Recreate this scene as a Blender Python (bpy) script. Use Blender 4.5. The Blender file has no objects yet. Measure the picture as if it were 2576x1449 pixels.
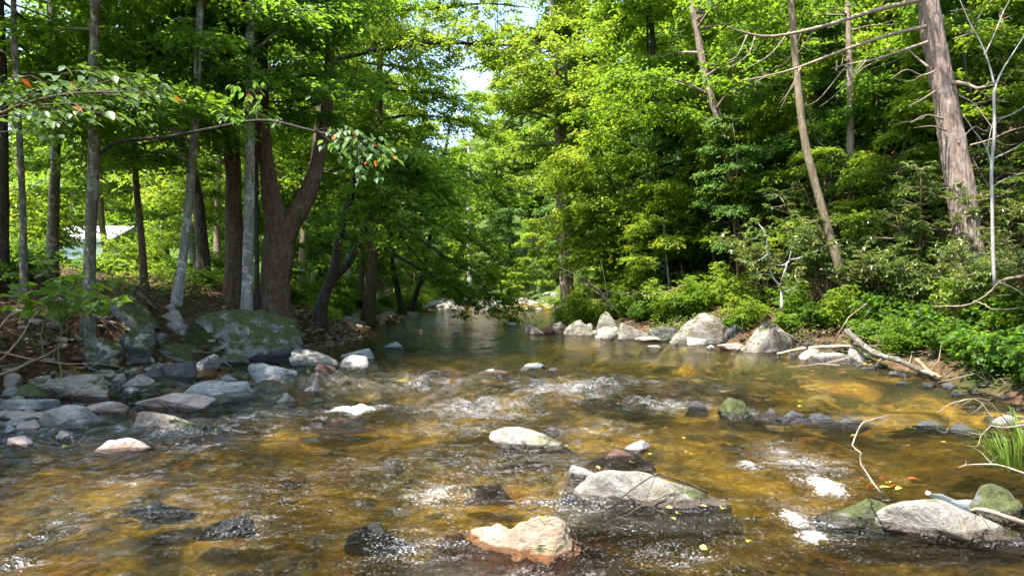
import bpy, bmesh, math, random
import numpy as np
from mathutils import Vector, Matrix

# ------------------------------------------------------------------ camera, sky, sun, exposure
C = bpy.context.scene.collection
SC = bpy.context.scene
F, CU, CV, CH = 1717.0, 1288.0, 724.5, 1.5        # focal length and centre of the 2576 px wide picture, eye height
cam_d = bpy.data.cameras.new('camera')
cam_d.sensor_width = 36.0
cam_d.lens = 24.0
cam_d.clip_start = 0.05
cam_d.clip_end = 2000.0
cam = bpy.data.objects.new('camera', cam_d)
cam.location = (0, 0, CH)
cam.rotation_euler = (math.radians(90), 0, 0)
C.objects.link(cam)
SC.camera = cam

TO_SUN = Vector((-0.34, -0.26, 0.90)).normalized()
SUN_EL = math.asin(TO_SUN.z)
SUN_ROT = math.atan2(TO_SUN.x, TO_SUN.y)
world = bpy.data.worlds.new('World')
SC.world = world
world.use_nodes = True
wn = world.node_tree.nodes
wl = world.node_tree.links
bg = wn.get('Background') or wn.new('ShaderNodeBackground')
sky = wn.new('ShaderNodeTexSky')
sky.sky_type = 'NISHITA'
sky.sun_disc = False
sky.sun_elevation = SUN_EL
sky.sun_rotation = SUN_ROT
sky.air_density = 1.0
sky.dust_density = 1.5
wl.new(sky.outputs[0], bg.inputs[0])
bg.inputs[1].default_value = 0.15
sun_d = bpy.data.lights.new('sun', 'SUN')
sun_d.energy = 4.0
sun_d.angle = math.radians(0.5)
sun_d.color = (1.0, 0.95, 0.86)
sun = bpy.data.objects.new('sun', sun_d)
sun.rotation_euler = TO_SUN.to_track_quat('Z', 'Y').to_euler()
sun.location = (-20, -15, 50)
C.objects.link(sun)
SC.view_settings.view_transform = 'Standard'
SC.view_settings.look = 'None'
SC.view_settings.exposure = 2.05
SC.view_settings.gamma = 1.0
SC.view_settings.use_curve_mapping = False
SC.render.engine = 'CYCLES'
cy = SC.cycles
cy.max_bounces = 8
cy.diffuse_bounces = 5
cy.glossy_bounces = 3
cy.transmission_bounces = 4
cy.transparent_max_bounces = 8
cy.sample_clamp_indirect = 6.0
cy.sample_clamp_direct = 0.0
cy.use_denoising = True
cy.caustics_reflective = False
cy.use_adaptive_sampling = True
cy.adaptive_threshold = 0.02

R = np.random.default_rng(7)
PI = math.pi

# ------------------------------------------------------------------ numeric helpers
def _hash(ix, iy, iz, seed):
    h = (ix * 374761393 + iy * 668265263 + iz * 2147483647 + seed * 974634777) & 0xFFFFFFFF
    h = ((h ^ (h >> 13)) * 1274126177) & 0xFFFFFFFF
    h = ((h ^ (h >> 16)) * 2246822519) & 0xFFFFFFFF
    return ((h ^ (h >> 15)) & 0xFFFFFF) / float(0xFFFFFF) * 2 - 1

def vnoise(p, seed=0):
    p = np.asarray(p, float)
    i = np.floor(p).astype(np.int64)
    f = p - i
    f = f * f * f * (f * (f * 6 - 15) + 10)
    out = np.zeros(p.shape[:-1])
    for dx in (0, 1):
        wx = f[..., 0] if dx else 1 - f[..., 0]
        for dy in (0, 1):
            wy = f[..., 1] if dy else 1 - f[..., 1]
            for dz in (0, 1):
                wz_ = f[..., 2] if dz else 1 - f[..., 2]
                out += wx * wy * wz_ * _hash(i[..., 0] + dx, i[..., 1] + dy, i[..., 2] + dz, seed)
    return out

def fbm(p, octaves=4, seed=0, gain=0.5):
    p = np.asarray(p, float)
    a, s, out = 1.0, 1.0, 0
    for k in range(octaves):
        out = out + a * vnoise(p * s + 17.3 * k, seed + k)
        a *= gain
        s *= 2.03
    return out

def xy3(x, y, s=1.0):
    return np.stack([np.asarray(x) * s, np.asarray(y) * s, np.zeros_like(np.asarray(x, float))], -1)

def sstep(a, b, x):
    t = np.clip((x - a) / (b - a), 0, 1)
    return t * t * (3 - 2 * t)

# ------------------------------------------------------------------ the lie of the land
_XLy = [-12, 0, 4, 7, 10, 11.6, 13, 14.7, 17, 20.5, 24, 27, 36, 45, 52, 62, 80, 120]
_XLx = [-5.6, -5.4, -5.6, -6.4, -7.5, -7.7, -6.8, -5.3, -4.9, -4.8, -5.7, -6.5, -5.4, -6.4, -8.0, -9.5, -16, -30]
_XRy = [-12, 0, 4.5, 6.5, 9.3, 11.7, 13.5, 15.6, 19, 22, 27, 39, 50, 60, 80, 120]
_XRx = [3.6, 3.8, 4.6, 5.7, 7.0, 7.2, 7.0, 6.6, 4.9, 3.3, 3.2, 3.9, 3.2, 0.5, -7, -20]
_LF = np.linspace(-12, 120, 1400)
def _sm(ys, xs):
    v = np.interp(_LF, ys, xs)
    k = np.ones(15) / 15
    return np.convolve(np.pad(v, 7, mode='edge'), k, 'valid')
_XL, _XR = _sm(_XLy, _XLx), _sm(_XRy, _XRx)
def XL(y): return np.interp(y, _LF, _XL)
def XR(y): return np.interp(y, _LF, _XR)

def wz(y):                                          # water level: still pool, riffle, lower run; upstream riffle past the bend
    y = np.asarray(y, float)
    return -0.17 * (1 - sstep(7.5, 13.0, y)) - 0.06 * (1 - sstep(2.5, 7.5, y)) + 0.22 * sstep(50, 78, y)

def H(x, y):
    x, y = np.asarray(x, float), np.asarray(y, float)
    p = xy3(x, y)
    wig = 0.35 * fbm(p * 0.6, 2, 3)
    dl = XL(y) - x + wig
    dr = x - XR(y) + wig
    w = wz(y)
    half = np.maximum((XR(y) - XL(y)) / 2, 0.5)
    din = np.minimum(-dl, -dr)
    depth = 0.22 + 0.95 * sstep(12.5, 18, y) * (1 - sstep(36, 46, y)) + 0.06 * (1 - sstep(6, 9, y))
    bed = w - depth * sstep(0, 2.2, din) + 0.06 * fbm(p * 1.7, 3, 11) * sstep(0, 0.8, din)
    # gravel bars past the pool
    bar = np.exp(-((x + 3.6) / 3.0) ** 2 - ((y - 52) / 5.0) ** 2) * 0.85
    bar = bar + np.exp(-((x - 2.4) / 2.2) ** 2 - ((y - 55) / 6.0) ** 2) * 0.45
    bar = bar + np.exp(-((x + 5.6) / 1.5) ** 2 - ((y - 29.5) / 4.5) ** 2) * 0.45
    bar = bar + np.exp(-((x + 5.1) / 0.9) ** 2 - ((y - 19.0) / 2.3) ** 2) * 0.2
    bed = bed + bar * sstep(-0.5, 0.6, din) * 0.75
    l = np.maximum(dl, 0)
    left = w + 1.28 * (1 - np.exp(-l / 1.0)) + 0.09 * np.clip(l - 1, 0, 40) + 0.05 * np.clip(l - 20, 0, 80)
    left = left - 0.75 * sstep(22, 32, y) * (1 - np.exp(-l / 1.0)) * (1 - sstep(6, 12, l))
    r = np.maximum(dr, 0)
    right = w + 0.55 * (1 - np.exp(-r / 0.8)) + 0.30 * np.clip(r - 0.8, 0, 3) + 0.74 * np.clip(r - 3.0, 0, 26) + 0.2 * np.clip(r - 29, 0, 60)
    z = np.where(dl > 0, left, np.where(dr > 0, right, bed))
    bank = sstep(0.1, 1.5, np.maximum(dl, dr))
    z = z + bank * (0.16 * fbm(p * 0.55, 3, 21) + 0.05 * fbm(p * 2.3, 2, 5))
    z = z + 0.42 * np.clip(y - 84, 0, 60) * sstep(0, 12, y - 80)
    return z

def at(u, v, d):
    """World point on the line of sight through picture point (u, v), d metres ahead."""
    return np.array([(u - CU) / F * d, d, CH - (v - CV) / F * d])

def on_water(u, v):
    d = 5.0
    s = (v - CV) / F
    for _ in range(60):
        d = 0.5 * d + 0.5 * (CH - float(wz(d))) / max(s, 1e-3)
    return at(u, v, d)

_DS = np.concatenate([np.arange(2.5, 30, 0.02), np.arange(30, 130, 0.1)])
def on_ground(u, v):
    x = (u - CU) / F * _DS
    z = CH - (v - CV) / F * _DS
    g = np.maximum(H(x, _DS), wz(_DS))
    k = np.nonzero(z <= g)[0]
    d = _DS[k[0]] if len(k) else 60.0
    p = at(u, v, d)
    return p

def stand(x, y):
    return np.array([x, y, float(H(np.array([x]), np.array([y]))[0])])

# ------------------------------------------------------------------ mesh helpers
class MB:
    """Collects vertices, faces and one number per vertex, and links them as one mesh object."""
    def __init__(s):
        s.v, s.f, s.a, s.n = [], [], [], 0
    def add(s, v, f, a=0.5):
        v = np.asarray(v, float)
        f = np.asarray(f, np.int64)
        s.v.append(v)
        s.f.append(f + s.n)
        s.a.append(np.broadcast_to(np.asarray(a, float), (len(v),)))
        s.n += len(v)
        return s
    def mesh(s, name, mat, smooth=True):
        me = bpy.data.meshes.new(name)
        if not s.v:
            return me
        v = np.concatenate(s.v)
        me.vertices.add(len(v))
        me.vertices.foreach_set('co', v.astype(np.float32).ravel())
        sizes = np.concatenate([np.full(len(f), f.shape[1], np.int32) for f in s.f])
        loops = np.concatenate([f.ravel() for f in s.f]).astype(np.int32)
        me.loops.add(len(loops))
        me.loops.foreach_set('vertex_index', loops)
        me.polygons.add(len(sizes))
        starts = np.zeros(len(sizes), np.int32)
        starts[1:] = np.cumsum(sizes)[:-1]
        me.polygons.foreach_set('loop_start', starts)
        me.polygons.foreach_set('use_smooth', np.full(len(sizes), smooth, bool))
        at_ = me.attributes.new('rnd', 'FLOAT', 'POINT')
        at_.data.foreach_set('value', np.concatenate(s.a).astype(np.float32))
        me.materials.append(mat)
        me.update(calc_edges=True)
        me.validate()
        return me
    def build(s, name, mat, parent=None, smooth=True):
        return link(name, s.mesh(name, mat, smooth), parent)

def link(name, me, parent=None, loc=None):
    o = bpy.data.objects.new(name, me)
    C.objects.link(o)
    if parent is not None:
        o.parent = parent
        o.matrix_parent_inverse = Matrix.Identity(4)
        if loc is None:
            pass
    if loc is not None:
        o.location = loc
    return o

def tag(o, label=None, cat=None, group=None, kind=None):
    if label: o['label'] = label
    if cat: o['category'] = cat
    if group: o['group'] = group
    if kind: o['kind'] = kind
    return o

def thing(name, label, cat, loc=(0, 0, 0), group=None):
    o = bpy.data.objects.new(name, None)
    o.empty_display_size = 0.1
    C.objects.link(o)
    o.location = loc
    return tag(o, label, cat, group)

def copy_tree(o, loc, rz=0.0, sc=1.0, label=None, group=None, tilt=(0, 0)):
    r = o.copy()
    C.objects.link(r)
    r.location = loc
    r.rotation_euler = (tilt[0], tilt[1], rz)
    r.scale = (sc, sc, sc) if not isinstance(sc, tuple) else sc
    if label: r['label'] = label
    if group: r['group'] = group
    for ch in list(o.children):
        c = ch.copy()
        C.objects.link(c)
        c.parent = r
        for g in list(ch.children):
            d = g.copy()
            C.objects.link(d)
            d.parent = c
    return r

def catmull(pts, n):
    pts = np.asarray(pts, float)
    if len(pts) == 2:
        t = np.linspace(0, 1, n)[:, None]
        return pts[0] * (1 - t) + pts[1] * t
    P = np.vstack([2 * pts[0] - pts[1], pts, 2 * pts[-1] - pts[-2]])
    m = len(pts) - 1
    ts = np.linspace(0, m - 1e-6, n)
    i = ts.astype(int)
    t = (ts - i)[:, None]
    p0, p1, p2, p3 = P[i], P[i + 1], P[i + 2], P[i + 3]
    return 0.5 * (2 * p1 + (p2 - p0) * t + (2 * p0 - 5 * p1 + 4 * p2 - p3) * t ** 2 + (3 * p1 - p0 - 3 * p2 + p3) * t ** 3)

def tube(mb, pts, rad, sides=6, rough=0.0, seed=0, a=0.5, cap=True, flare=None, freq=3.0, ridge=0.0):
    """A round limb along pts; rough makes the outline uneven, flare widens the foot into root lobes."""
    pts = np.asarray(pts, float)
    n = len(pts)
    rad = np.broadcast_to(np.asarray(rad, float), (n,))
    tan = np.gradient(pts, axis=0)
    tan /= np.linalg.norm(tan, axis=1)[:, None] + 1e-9
    ref = np.array([0.0, 1.0, 0.0]) if abs(tan[0, 1]) < 0.8 else np.array([1.0, 0.0, 0.0])
    nv = ref - tan[0] * (ref @ tan[0])
    nv /= np.linalg.norm(nv)
    N = np.empty_like(pts)
    for k in range(n):
        nv = nv - tan[k] * (nv @ tan[k])
        nv /= np.linalg.norm(nv) + 1e-9
        N[k] = nv
    B = np.cross(tan, N)
    th = np.linspace(0, 2 * PI, sides, endpoint=False)
    rr = rad[:, None] * np.ones((1, sides))
    if flare is not None:
        lob = 1 + flare[0] * (0.6 + 0.4 * np.sin(th * flare[2] + seed)[None, :]) * np.exp(-np.arange(n)[:, None] / max(flare[1], 1e-3))
        rr = rr * lob
    V = pts[:, None, :] + rr[..., None] * (np.cos(th)[None, :, None] * N[:, None, :] + np.sin(th)[None, :, None] * B[:, None, :])
    if rough:
        c = V * np.array([freq, freq, freq * 0.35]) / max(rad.max(), 1e-3) * 0.35
        f = 1 + rough * fbm(c, 3, seed)
        V = pts[:, None, :] + (V - pts[:, None, :]) * f[..., None]
    if ridge:
        s_ = np.concatenate([[0], np.cumsum(np.linalg.norm(np.diff(pts, axis=0), axis=1))])
        aa = th[None, :] + .25 * np.sin(s_ * 1.3)[:, None]
        c = np.stack([np.cos(aa) * 5.5, np.sin(aa) * 5.5, np.broadcast_to((s_ * 1.6)[:, None], aa.shape)], -1)
        k = 1 - np.abs(fbm(c, 3, seed + 9, .55)) * 2.2
        V = pts[:, None, :] + (V - pts[:, None, :]) * (1 + ridge * k)[..., None]
    idx = np.arange(n * sides).reshape(n, sides)
    q = np.stack([idx[:-1], np.roll(idx[:-1], -1, 1), np.roll(idx[1:], -1, 1), idx[1:]], -1).reshape(-1, 4)
    base = mb.n
    mb.add(V.reshape(-1, 3), q, a)
    if cap:
        for row, s in ((0, -1), (n - 1, 1)):
            c0 = mb.n
            mb.add(pts[row][None] + tan[row] * rad[row] * 0.15 * s, np.zeros((0, 3), int), a)
            ring = base + idx[row]
            nx = np.roll(ring, -1)
            tri = np.stack([ring, nx, np.full(sides, c0)], -1) if s > 0 else np.stack([nx, ring, np.full(sides, c0)], -1)
            mb.f.append(tri)
    return mb

# leaf templates: (vertices, faces); a leaf runs along +y, its upper side is +z
def _diamond(w):
    return np.array([[0, 0, 0], [w, .42, .10], [0, 1, -.10], [-w, .42, .10]]), np.array([[0, 1, 2], [0, 2, 3]])
def _oval(w):
    v = np.array([[0, 0, 0], [w * .8, .28, .07], [w, .55, .06], [0, 1, -.16], [-w, .55, .06], [-w * .8, .28, .07], [0, .5, -.02]])
    return v, np.array([[0, 1, 6], [1, 2, 6], [2, 3, 6], [3, 4, 6], [4, 5, 6], [5, 0, 6]])
def _maple():
    r = [(0, 0), (.16, .02), (.42, -.04), (.36, .16), (.62, .42), (.36, .44), (.34, .62), (.17, .60), (0, 1.0)]
    pts = r + [(-x, y) for x, y in reversed(r[1:-1])]
    v = [[x, y, -.10 * (x * x + (y - .4) ** 2) + .06 * abs(x)] for x, y in pts] + [[0, .3, 0]]
    n = len(pts)
    return np.array(v), np.array([[k, (k + 1) % n, n] for k in range(n)])
LEAF = {'diamond': _diamond(.30), 'wide': _diamond(.40), 'narrow': _diamond(.17), 'oval': _oval(.27), 'long': _oval(.15), 'maple': _maple(), 'round': _oval(.42)}

def leaves(mb, pos, yaw, pitch, roll, size, kind='diamond', rnd=None):
    """Adds many leaves at once. yaw: compass direction; pitch: tip raised (+) or drooping (-); roll about the midrib."""
    tv, tf = LEAF[kind]
    n = len(pos)
    if n == 0:
        return
    cyw, syw = np.cos(yaw), np.sin(yaw)
    cp, sp = np.cos(pitch), np.sin(pitch)
    cr, sr = np.cos(roll), np.sin(roll)
    Y = np.stack([cp * cyw, cp * syw, sp], -1)
    X0 = np.stack([syw, -cyw, np.zeros(n)], -1)
    Z0 = np.cross(X0, Y)
    X = X0 * cr[:, None] + Z0 * sr[:, None]
    Z = np.cross(X, Y)
    s = np.broadcast_to(size, (n,))[:, None, None]
    V = pos[:, None, :] + s * (tv[None, :, 0, None] * X[:, None, :] + tv[None, :, 1, None] * Y[:, None, :] + tv[None, :, 2, None] * Z[:, None, :])
    k = len(tv)
    Fc = (tf[None] + (np.arange(n) * k)[:, None, None]).reshape(-1, tf.shape[1])
    if rnd is None:
        rnd = R.random(n)
    mb.add(V.reshape(-1, 3), Fc, np.repeat(rnd, k))

def sprays(mb, pos, az, n_twigs=6, n_leaves=7, length=0.5, size=0.11, kind='diamond', fan=1.3, droop=0.25, tilt=0.45, rng=None, flat=0.12):
    """Leafy sprays: twigs fan out from each point in a loose, nearly level layer, leaves on both sides."""
    rng = rng or R
    pos = np.asarray(pos, float)
    az = np.asarray(az, float)
    N = len(pos)
    if N == 0:
        return
    S = (N, n_twigs, n_leaves)
    ta = az[:, None] + rng.uniform(-fan, fan, (N, n_twigs))
    tl = length * rng.uniform(0.55, 1.15, (N, n_twigs))
    tp = rng.normal(-0.05, 0.28, (N, n_twigs))
    t = (np.arange(n_leaves) + 0.6)[None, None, :] / n_leaves + rng.normal(0, .05, S)
    L = tl[..., None] * t
    x = L * np.cos(ta)[..., None] * np.cos(tp)[..., None]
    y = L * np.sin(ta)[..., None] * np.cos(tp)[..., None]
    z = L * np.sin(tp)[..., None] - droop * L * L / length + rng.normal(0, flat * length * .5, S)
    P = pos[:, None, None, :] + np.stack([x, y, z], -1)
    side = np.where(np.arange(n_leaves) % 2 == 0, 1.0, -1.0)[None, None, :]
    yaw = ta[..., None] + side * rng.uniform(0.45, 1.15, S)
    pitch = rng.normal(-0.30, 0.30, S)
    roll = rng.normal(0, tilt, S)
    sz = size * rng.uniform(0.65, 1.2, S)
    tone = np.clip(0.5 + rng.normal(0, .22, (N, 1, 1)) + rng.normal(0, .15, S), 0, 1)
    leaves(mb, P.reshape(-1, 3), yaw.ravel(), pitch.ravel(), roll.ravel(), sz.ravel(), kind, tone.ravel())

# ------------------------------------------------------------------ materials
def new_mat(name):
    m = bpy.data.materials.new(name)
    m.use_nodes = True
    nt = m.node_tree
    nt.nodes.clear()
    out = nt.nodes.new('ShaderNodeOutputMaterial')
    return m, nt.nodes, nt.links, out
def N_(ns, t, **kw):
    n = ns.new(t)
    for k, v in kw.items():
        setattr(n, k, v)
    return n
def ramp(ns, ls, fac, stops, interp='LINEAR'):
    r = ns.new('ShaderNodeValToRGB')
    e = r.color_ramp.elements
    while len(e) > 1: e.remove(e[0])
    e[0].position = stops[0][0]
    e[0].color = (*stops[0][1], 1) if len(stops[0][1]) == 3 else stops[0][1]
    for p, c in stops[1:]:
        k = e.new(p)
        k.color = (*c, 1) if len(c) == 3 else c
    r.color_ramp.interpolation = interp
    ls.new(fac, r.inputs[0])
    return r.outputs[0]
def noise(ns, ls, vec, scale, detail=4, rough=.55, dist=0.0):
    n = ns.new('ShaderNodeTexNoise')
    n.inputs['Scale'].default_value = scale
    n.inputs['Detail'].default_value = detail
    n.inputs['Roughness'].default_value = rough
    n.inputs['Distortion'].default_value = dist
    if vec is not None: ls.new(vec, n.inputs['Vector'])
    return n.outputs['Fac']
def mapping(ns, ls, vec, scale=(1, 1, 1), rot=(0, 0, 0)):
    m = ns.new('ShaderNodeMapping')
    m.inputs['Scale'].default_value = scale
    m.inputs['Rotation'].default_value = rot
    ls.new(vec, m.inputs['Vector'])
    return m.outputs[0]
def mixc(ns, ls, fac, a, b, mode='MIX'):
    m = ns.new('ShaderNodeMix')
    m.data_type = 'RGBA'
    m.blend_type = mode
    for sock, val in ((m.inputs[0], fac), (m.inputs[6], a), (m.inputs[7], b)):
        if hasattr(val, 'is_linked'): ls.new(val, sock)
        elif isinstance(val, (int, float)): sock.default_value = val
        else: sock.default_value = (*val, 1)
    return m.outputs[2]
def math_(ns, ls, op, a, b=None, clamp=False):
    m = ns.new('ShaderNodeMath')
    m.operation = op
    m.use_clamp = clamp
    for k, val in enumerate((a, b)):
        if val is None: continue
        if hasattr(val, 'is_linked'): ls.new(val, m.inputs[k])
        else: m.inputs[k].default_value = val
    return m.outputs[0]
def bump(ns, ls, h, strength, dist, normal=None):
    b = ns.new('ShaderNodeBump')
    b.inputs['Strength'].default_value = strength
    b.inputs['Distance'].default_value = dist
    ls.new(h, b.inputs['Height'])
    if normal is not None: ls.new(normal, b.inputs['Normal'])
    return b.outputs[0]
def attr(ns, name):
    a = ns.new('ShaderNodeAttribute')
    a.attribute_name = name
    return a

def leaf_mat(name, c0, c1, c2, trans, tw=0.4, rough=.45, spec=.35):
    m, ns, ls, out = new_mat(name)
    a = attr(ns, 'rnd').outputs['Fac']
    oi = ns.new('ShaderNodeObjectInfo').outputs['Random']
    f = math_(ns, ls, 'ADD', a, math_(ns, ls, 'MULTIPLY', math_(ns, ls, 'SUBTRACT', oi, .5), .35), True)
    col = ramp(ns, ls, f, [(0.1, c0), (0.5, c1), (0.88, c2), (1.0, (min(c2[0] * 1.5, .5), c2[1] * 1.2, c2[2]))])
    p = ns.new('ShaderNodeBsdfPrincipled')
    ls.new(col, p.inputs['Base Color'])
    p.inputs['Roughness'].default_value = rough
    p.inputs['Specular IOR Level'].default_value = spec
    t = ns.new('ShaderNodeBsdfTranslucent')
    tc = mixc(ns, ls, 0.55, col, trans)
    ls.new(tc, t.inputs[0])
    mx = ns.new('ShaderNodeMixShader')
    mx.inputs[0].default_value = tw
    ls.new(p.outputs[0], mx.inputs[1])
    ls.new(t.outputs[0], mx.inputs[2])
    ls.new(mx.outputs[0], out.inputs[0])
    return m

def bark_mat(name, c0, c1, lichen, amount=.3, scale=14, bstr=.8, moss=0.0):
    m, ns, ls, out = new_mat(name)
    tc = ns.new('ShaderNodeTexCoord').outputs['Object']
    st = mapping(ns, ls, tc, (1, 1, .16))
    n1 = noise(ns, ls, st, scale, 6, .65, .4)
    n2 = noise(ns, ls, tc, 3.2, 4, .6)
    n3 = noise(ns, ls, tc, 13, 3, .6)
    col = ramp(ns, ls, n1, [(.32, c0), (.66, c1)])
    col = mixc(ns, ls, math_(ns, ls, 'MULTIPLY', ramp(ns, ls, n2, [(.35, (0, 0, 0)), (.7, (1, 1, 1))]), .5), col, tuple(x * .55 for x in c1))
    lm = math_(ns, ls, 'MULTIPLY', ramp(ns, ls, math_(ns, ls, 'ADD', math_(ns, ls, 'MULTIPLY', n2, .5), math_(ns, ls, 'MULTIPLY', n3, .5)), [(.50, (0, 0, 0)), (.58, (1, 1, 1))]), amount)
    col = mixc(ns, ls, lm, col, lichen)
    if moss:
        n4 = noise(ns, ls, tc, 2.1, 4, .65)
        col = mixc(ns, ls, math_(ns, ls, 'MULTIPLY', ramp(ns, ls, n4, [(.46, (0, 0, 0)), (.62, (1, 1, 1))]), moss), col, (.045, .06, .014))
    p = ns.new('ShaderNodeBsdfPrincipled')
    ls.new(col, p.inputs['Base Color'])
    p.inputs['Roughness'].default_value = .85
    p.inputs['Specular IOR Level'].default_value = .2
    ls.new(bump(ns, ls, n1, bstr, .04), p.inputs['Normal'])
    ls.new(p.outputs[0], out.inputs[0])
    return m

def rock_mat(name, c0, c1, c2, moss=0.0, scale=3.0, strata=0.0, stain=None, lichen=0.0, wetc=(.34, .29, .25)):
    m, ns, ls, out = new_mat(name)
    g = ns.new('ShaderNodeNewGeometry')
    tc = ns.new('ShaderNodeTexCoord').outputs['Object']
    vec = mapping(ns, ls, tc, (1, 1, 1 + strata * 6), (.25 * strata, .35 * strata, .3))
    n1 = noise(ns, ls, vec, scale, 6, .62, .3)
    n2 = noise(ns, ls, tc, scale * 7, 5, .7)
    n3 = noise(ns, ls, tc, scale * .8, 3, .6)
    col = ramp(ns, ls, n1, [(.28, c0), (.5, c1), (.72, c2)])
    col = mixc(ns, ls, .55, col, ramp(ns, ls, n2, [(.3, (.30, .28, .27)), (.62, (1.3, 1.27, 1.22))]), 'MULTIPLY')
    if stain:
        col = mixc(ns, ls, math_(ns, ls, 'MULTIPLY', ramp(ns, ls, n3, [(.48, (0, 0, 0)), (.62, (1, 1, 1))]), .7), col, stain)
    vo = N_(ns, 'ShaderNodeTexVoronoi', feature='DISTANCE_TO_EDGE')
    vo.inputs['Scale'].default_value = scale * .9
    wv_ = ns.new('ShaderNodeMix')
    wv_.data_type = 'VECTOR'
    wv_.inputs[0].default_value = .28
    nz_ = ns.new('ShaderNodeTexNoise')
    nz_.inputs['Scale'].default_value = scale * 1.6
    nz_.inputs['Detail'].default_value = 5
    ls.new(tc, nz_.inputs['Vector'])
    ls.new(vec, wv_.inputs[4])
    ls.new(nz_.outputs['Color'], wv_.inputs[5])
    ls.new(wv_.outputs[1], vo.inputs['Vector'])
    crack = math_(ns, ls, 'MULTIPLY', ramp(ns, ls, vo.outputs['Distance'], [(0.0, (1, 1, 1)), (.022, (0, 0, 0))]), ramp(ns, ls, n3, [(.46, (0, 0, 0)), (.60, (.8, .8, .8))]))
    col = mixc(ns, ls, crack, col, tuple(x * .35 for x in c0))
    if lichen:
        n5 = noise(ns, ls, tc, 4.5, 3, .5, .6)
        col = mixc(ns, ls, math_(ns, ls, 'MULTIPLY', ramp(ns, ls, n5, [(.56, (0, 0, 0)), (.60, (1, 1, 1))]), lichen), col, (.36, .40, .30))
    if moss:
        up = N_(ns, 'ShaderNodeSeparateXYZ')
        ls.new(g.outputs['Normal'], up.inputs[0])
        n4 = noise(ns, ls, tc, 3.5, 5, .65)
        mm = math_(ns, ls, 'ADD', math_(ns, ls, 'MULTIPLY', up.outputs[2], .35), math_(ns, ls, 'MULTIPLY', n4, 1.0))
        mm = ramp(ns, ls, mm, [(.98 - .5 * moss, (0, 0, 0)), (1.08 - .5 * moss, (1, 1, 1))])
        mc = ramp(ns, ls, n2, [(.35, (.025, .032, .006)), (.65, (.085, .095, .022))])
        col = mixc(ns, ls, mm, col, mc)
    wet = attr(ns, 'rnd').outputs['Fac']                 # how far up the stone is splashed wet
    wn_ = math_(ns, ls, 'ADD', wet, math_(ns, ls, 'MULTIPLY', math_(ns, ls, 'SUBTRACT', n3, .5), 1.2))
    wm = ramp(ns, ls, wn_, [(.4, (0, 0, 0)), (.62, (1, 1, 1))])
    col = mixc(ns, ls, wm, col, mixc(ns, ls, 1.0, col, wetc, 'MULTIPLY'))
    p = ns.new('ShaderNodeBsdfPrincipled')
    ls.new(col, p.inputs['Base Color'])
    rr = N_(ns, 'ShaderNodeMapRange')
    ls.new(wm, rr.inputs[0])
    rr.inputs[3].default_value = .8
    rr.inputs[4].default_value = .22
    ls.new(rr.outputs[0], p.inputs['Roughness'])
    n6 = noise(ns, ls, vec, scale * 2.6, 7, .72, .5)
    h = math_(ns, ls, 'ADD', math_(ns, ls, 'SUBTRACT', math_(ns, ls, 'MULTIPLY', n1, .6), math_(ns, ls, 'MULTIPLY', crack, .35)), math_(ns, ls, 'ADD', n6, math_(ns, ls, 'MULTIPLY', n2, .35)))
    ls.new(bump(ns, ls, h, .9, .07), p.inputs['Normal'])
    ls.new(p.outputs[0], out.inputs[0])
    return m

def plain_mat(name, c0, c1=None, scale=6, rough=.7, bstr=.3, spec=.3, stretch=(1, 1, 1)):
    m, ns, ls, out = new_mat(name)
    tc = ns.new('ShaderNodeTexCoord').outputs['Object']
    n = noise(ns, ls, mapping(ns, ls, tc, stretch), scale, 5, .6)
    p = ns.new('ShaderNodeBsdfPrincipled')
    ls.new(ramp(ns, ls, n, [(.3, c0), (.7, c1 or c0)]), p.inputs['Base Color'])
    p.inputs['Roughness'].default_value = rough
    p.inputs['Specular IOR Level'].default_value = spec
    if bstr: ls.new(bump(ns, ls, n, bstr, .02), p.inputs['Normal'])
    ls.new(p.outputs[0], out.inputs[0])
    return m

M = {}
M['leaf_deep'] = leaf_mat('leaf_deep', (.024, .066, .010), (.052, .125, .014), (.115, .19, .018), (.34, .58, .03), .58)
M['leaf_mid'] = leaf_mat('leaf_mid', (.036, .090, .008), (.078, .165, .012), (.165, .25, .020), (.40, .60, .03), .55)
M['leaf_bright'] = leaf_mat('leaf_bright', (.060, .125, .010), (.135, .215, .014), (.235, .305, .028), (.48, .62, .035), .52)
M['leaf_cool'] = leaf_mat('leaf_cool', (.028, .080, .018), (.062, .145, .034), (.13, .21, .06), (.28, .50, .06), .5)
M['leaf_rhodo'] = leaf_mat('leaf_rhodo', (.04, .075, .014), (.09, .13, .026), (.17, .19, .05), (.26, .36, .04), .28, .30, .6)
M['leaf_near'] = leaf_mat('leaf_near', (.045, .10, .018), (.09, .16, .032), (.14, .21, .05), (.28, .44, .05), .4, .26, .8)
M['leaf_orange'] = leaf_mat('leaf_orange', (.35, .07, .012), (.42, .10, .015), (.5, .18, .02), (.6, .16, .02), .35)
M['leaf_yellow'] = leaf_mat('leaf_yellow', (.50, .42, .06), (.58, .52, .10), (.62, .58, .2), (.6, .5, .08), .25)
M['litter'] = leaf_mat('litter', (.055, .026, .012), (.12, .056, .024), (.24, .13, .06), (.2, .1, .03), .12, .7, .2)
M['grass'] = leaf_mat('grass', (.06, .12, .014), (.12, .20, .02), (.2, .28, .04), (.35, .48, .05), .4)
M['bark_grey'] = bark_mat('bark_grey', (.055, .046, .036), (.15, .13, .10), (.33, .34, .28), .55, 12, .6, .35)
M['bark_pale'] = bark_mat('bark_pale', (.10, .09, .075), (.26, .25, .22), (.45, .46, .42), .7, 9, .4, .3)
M['bark_brown'] = bark_mat('bark_brown', (.035, .022, .014), (.12, .08, .052), (.22, .20, .15), .25, 14, 1.0, .25)
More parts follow.
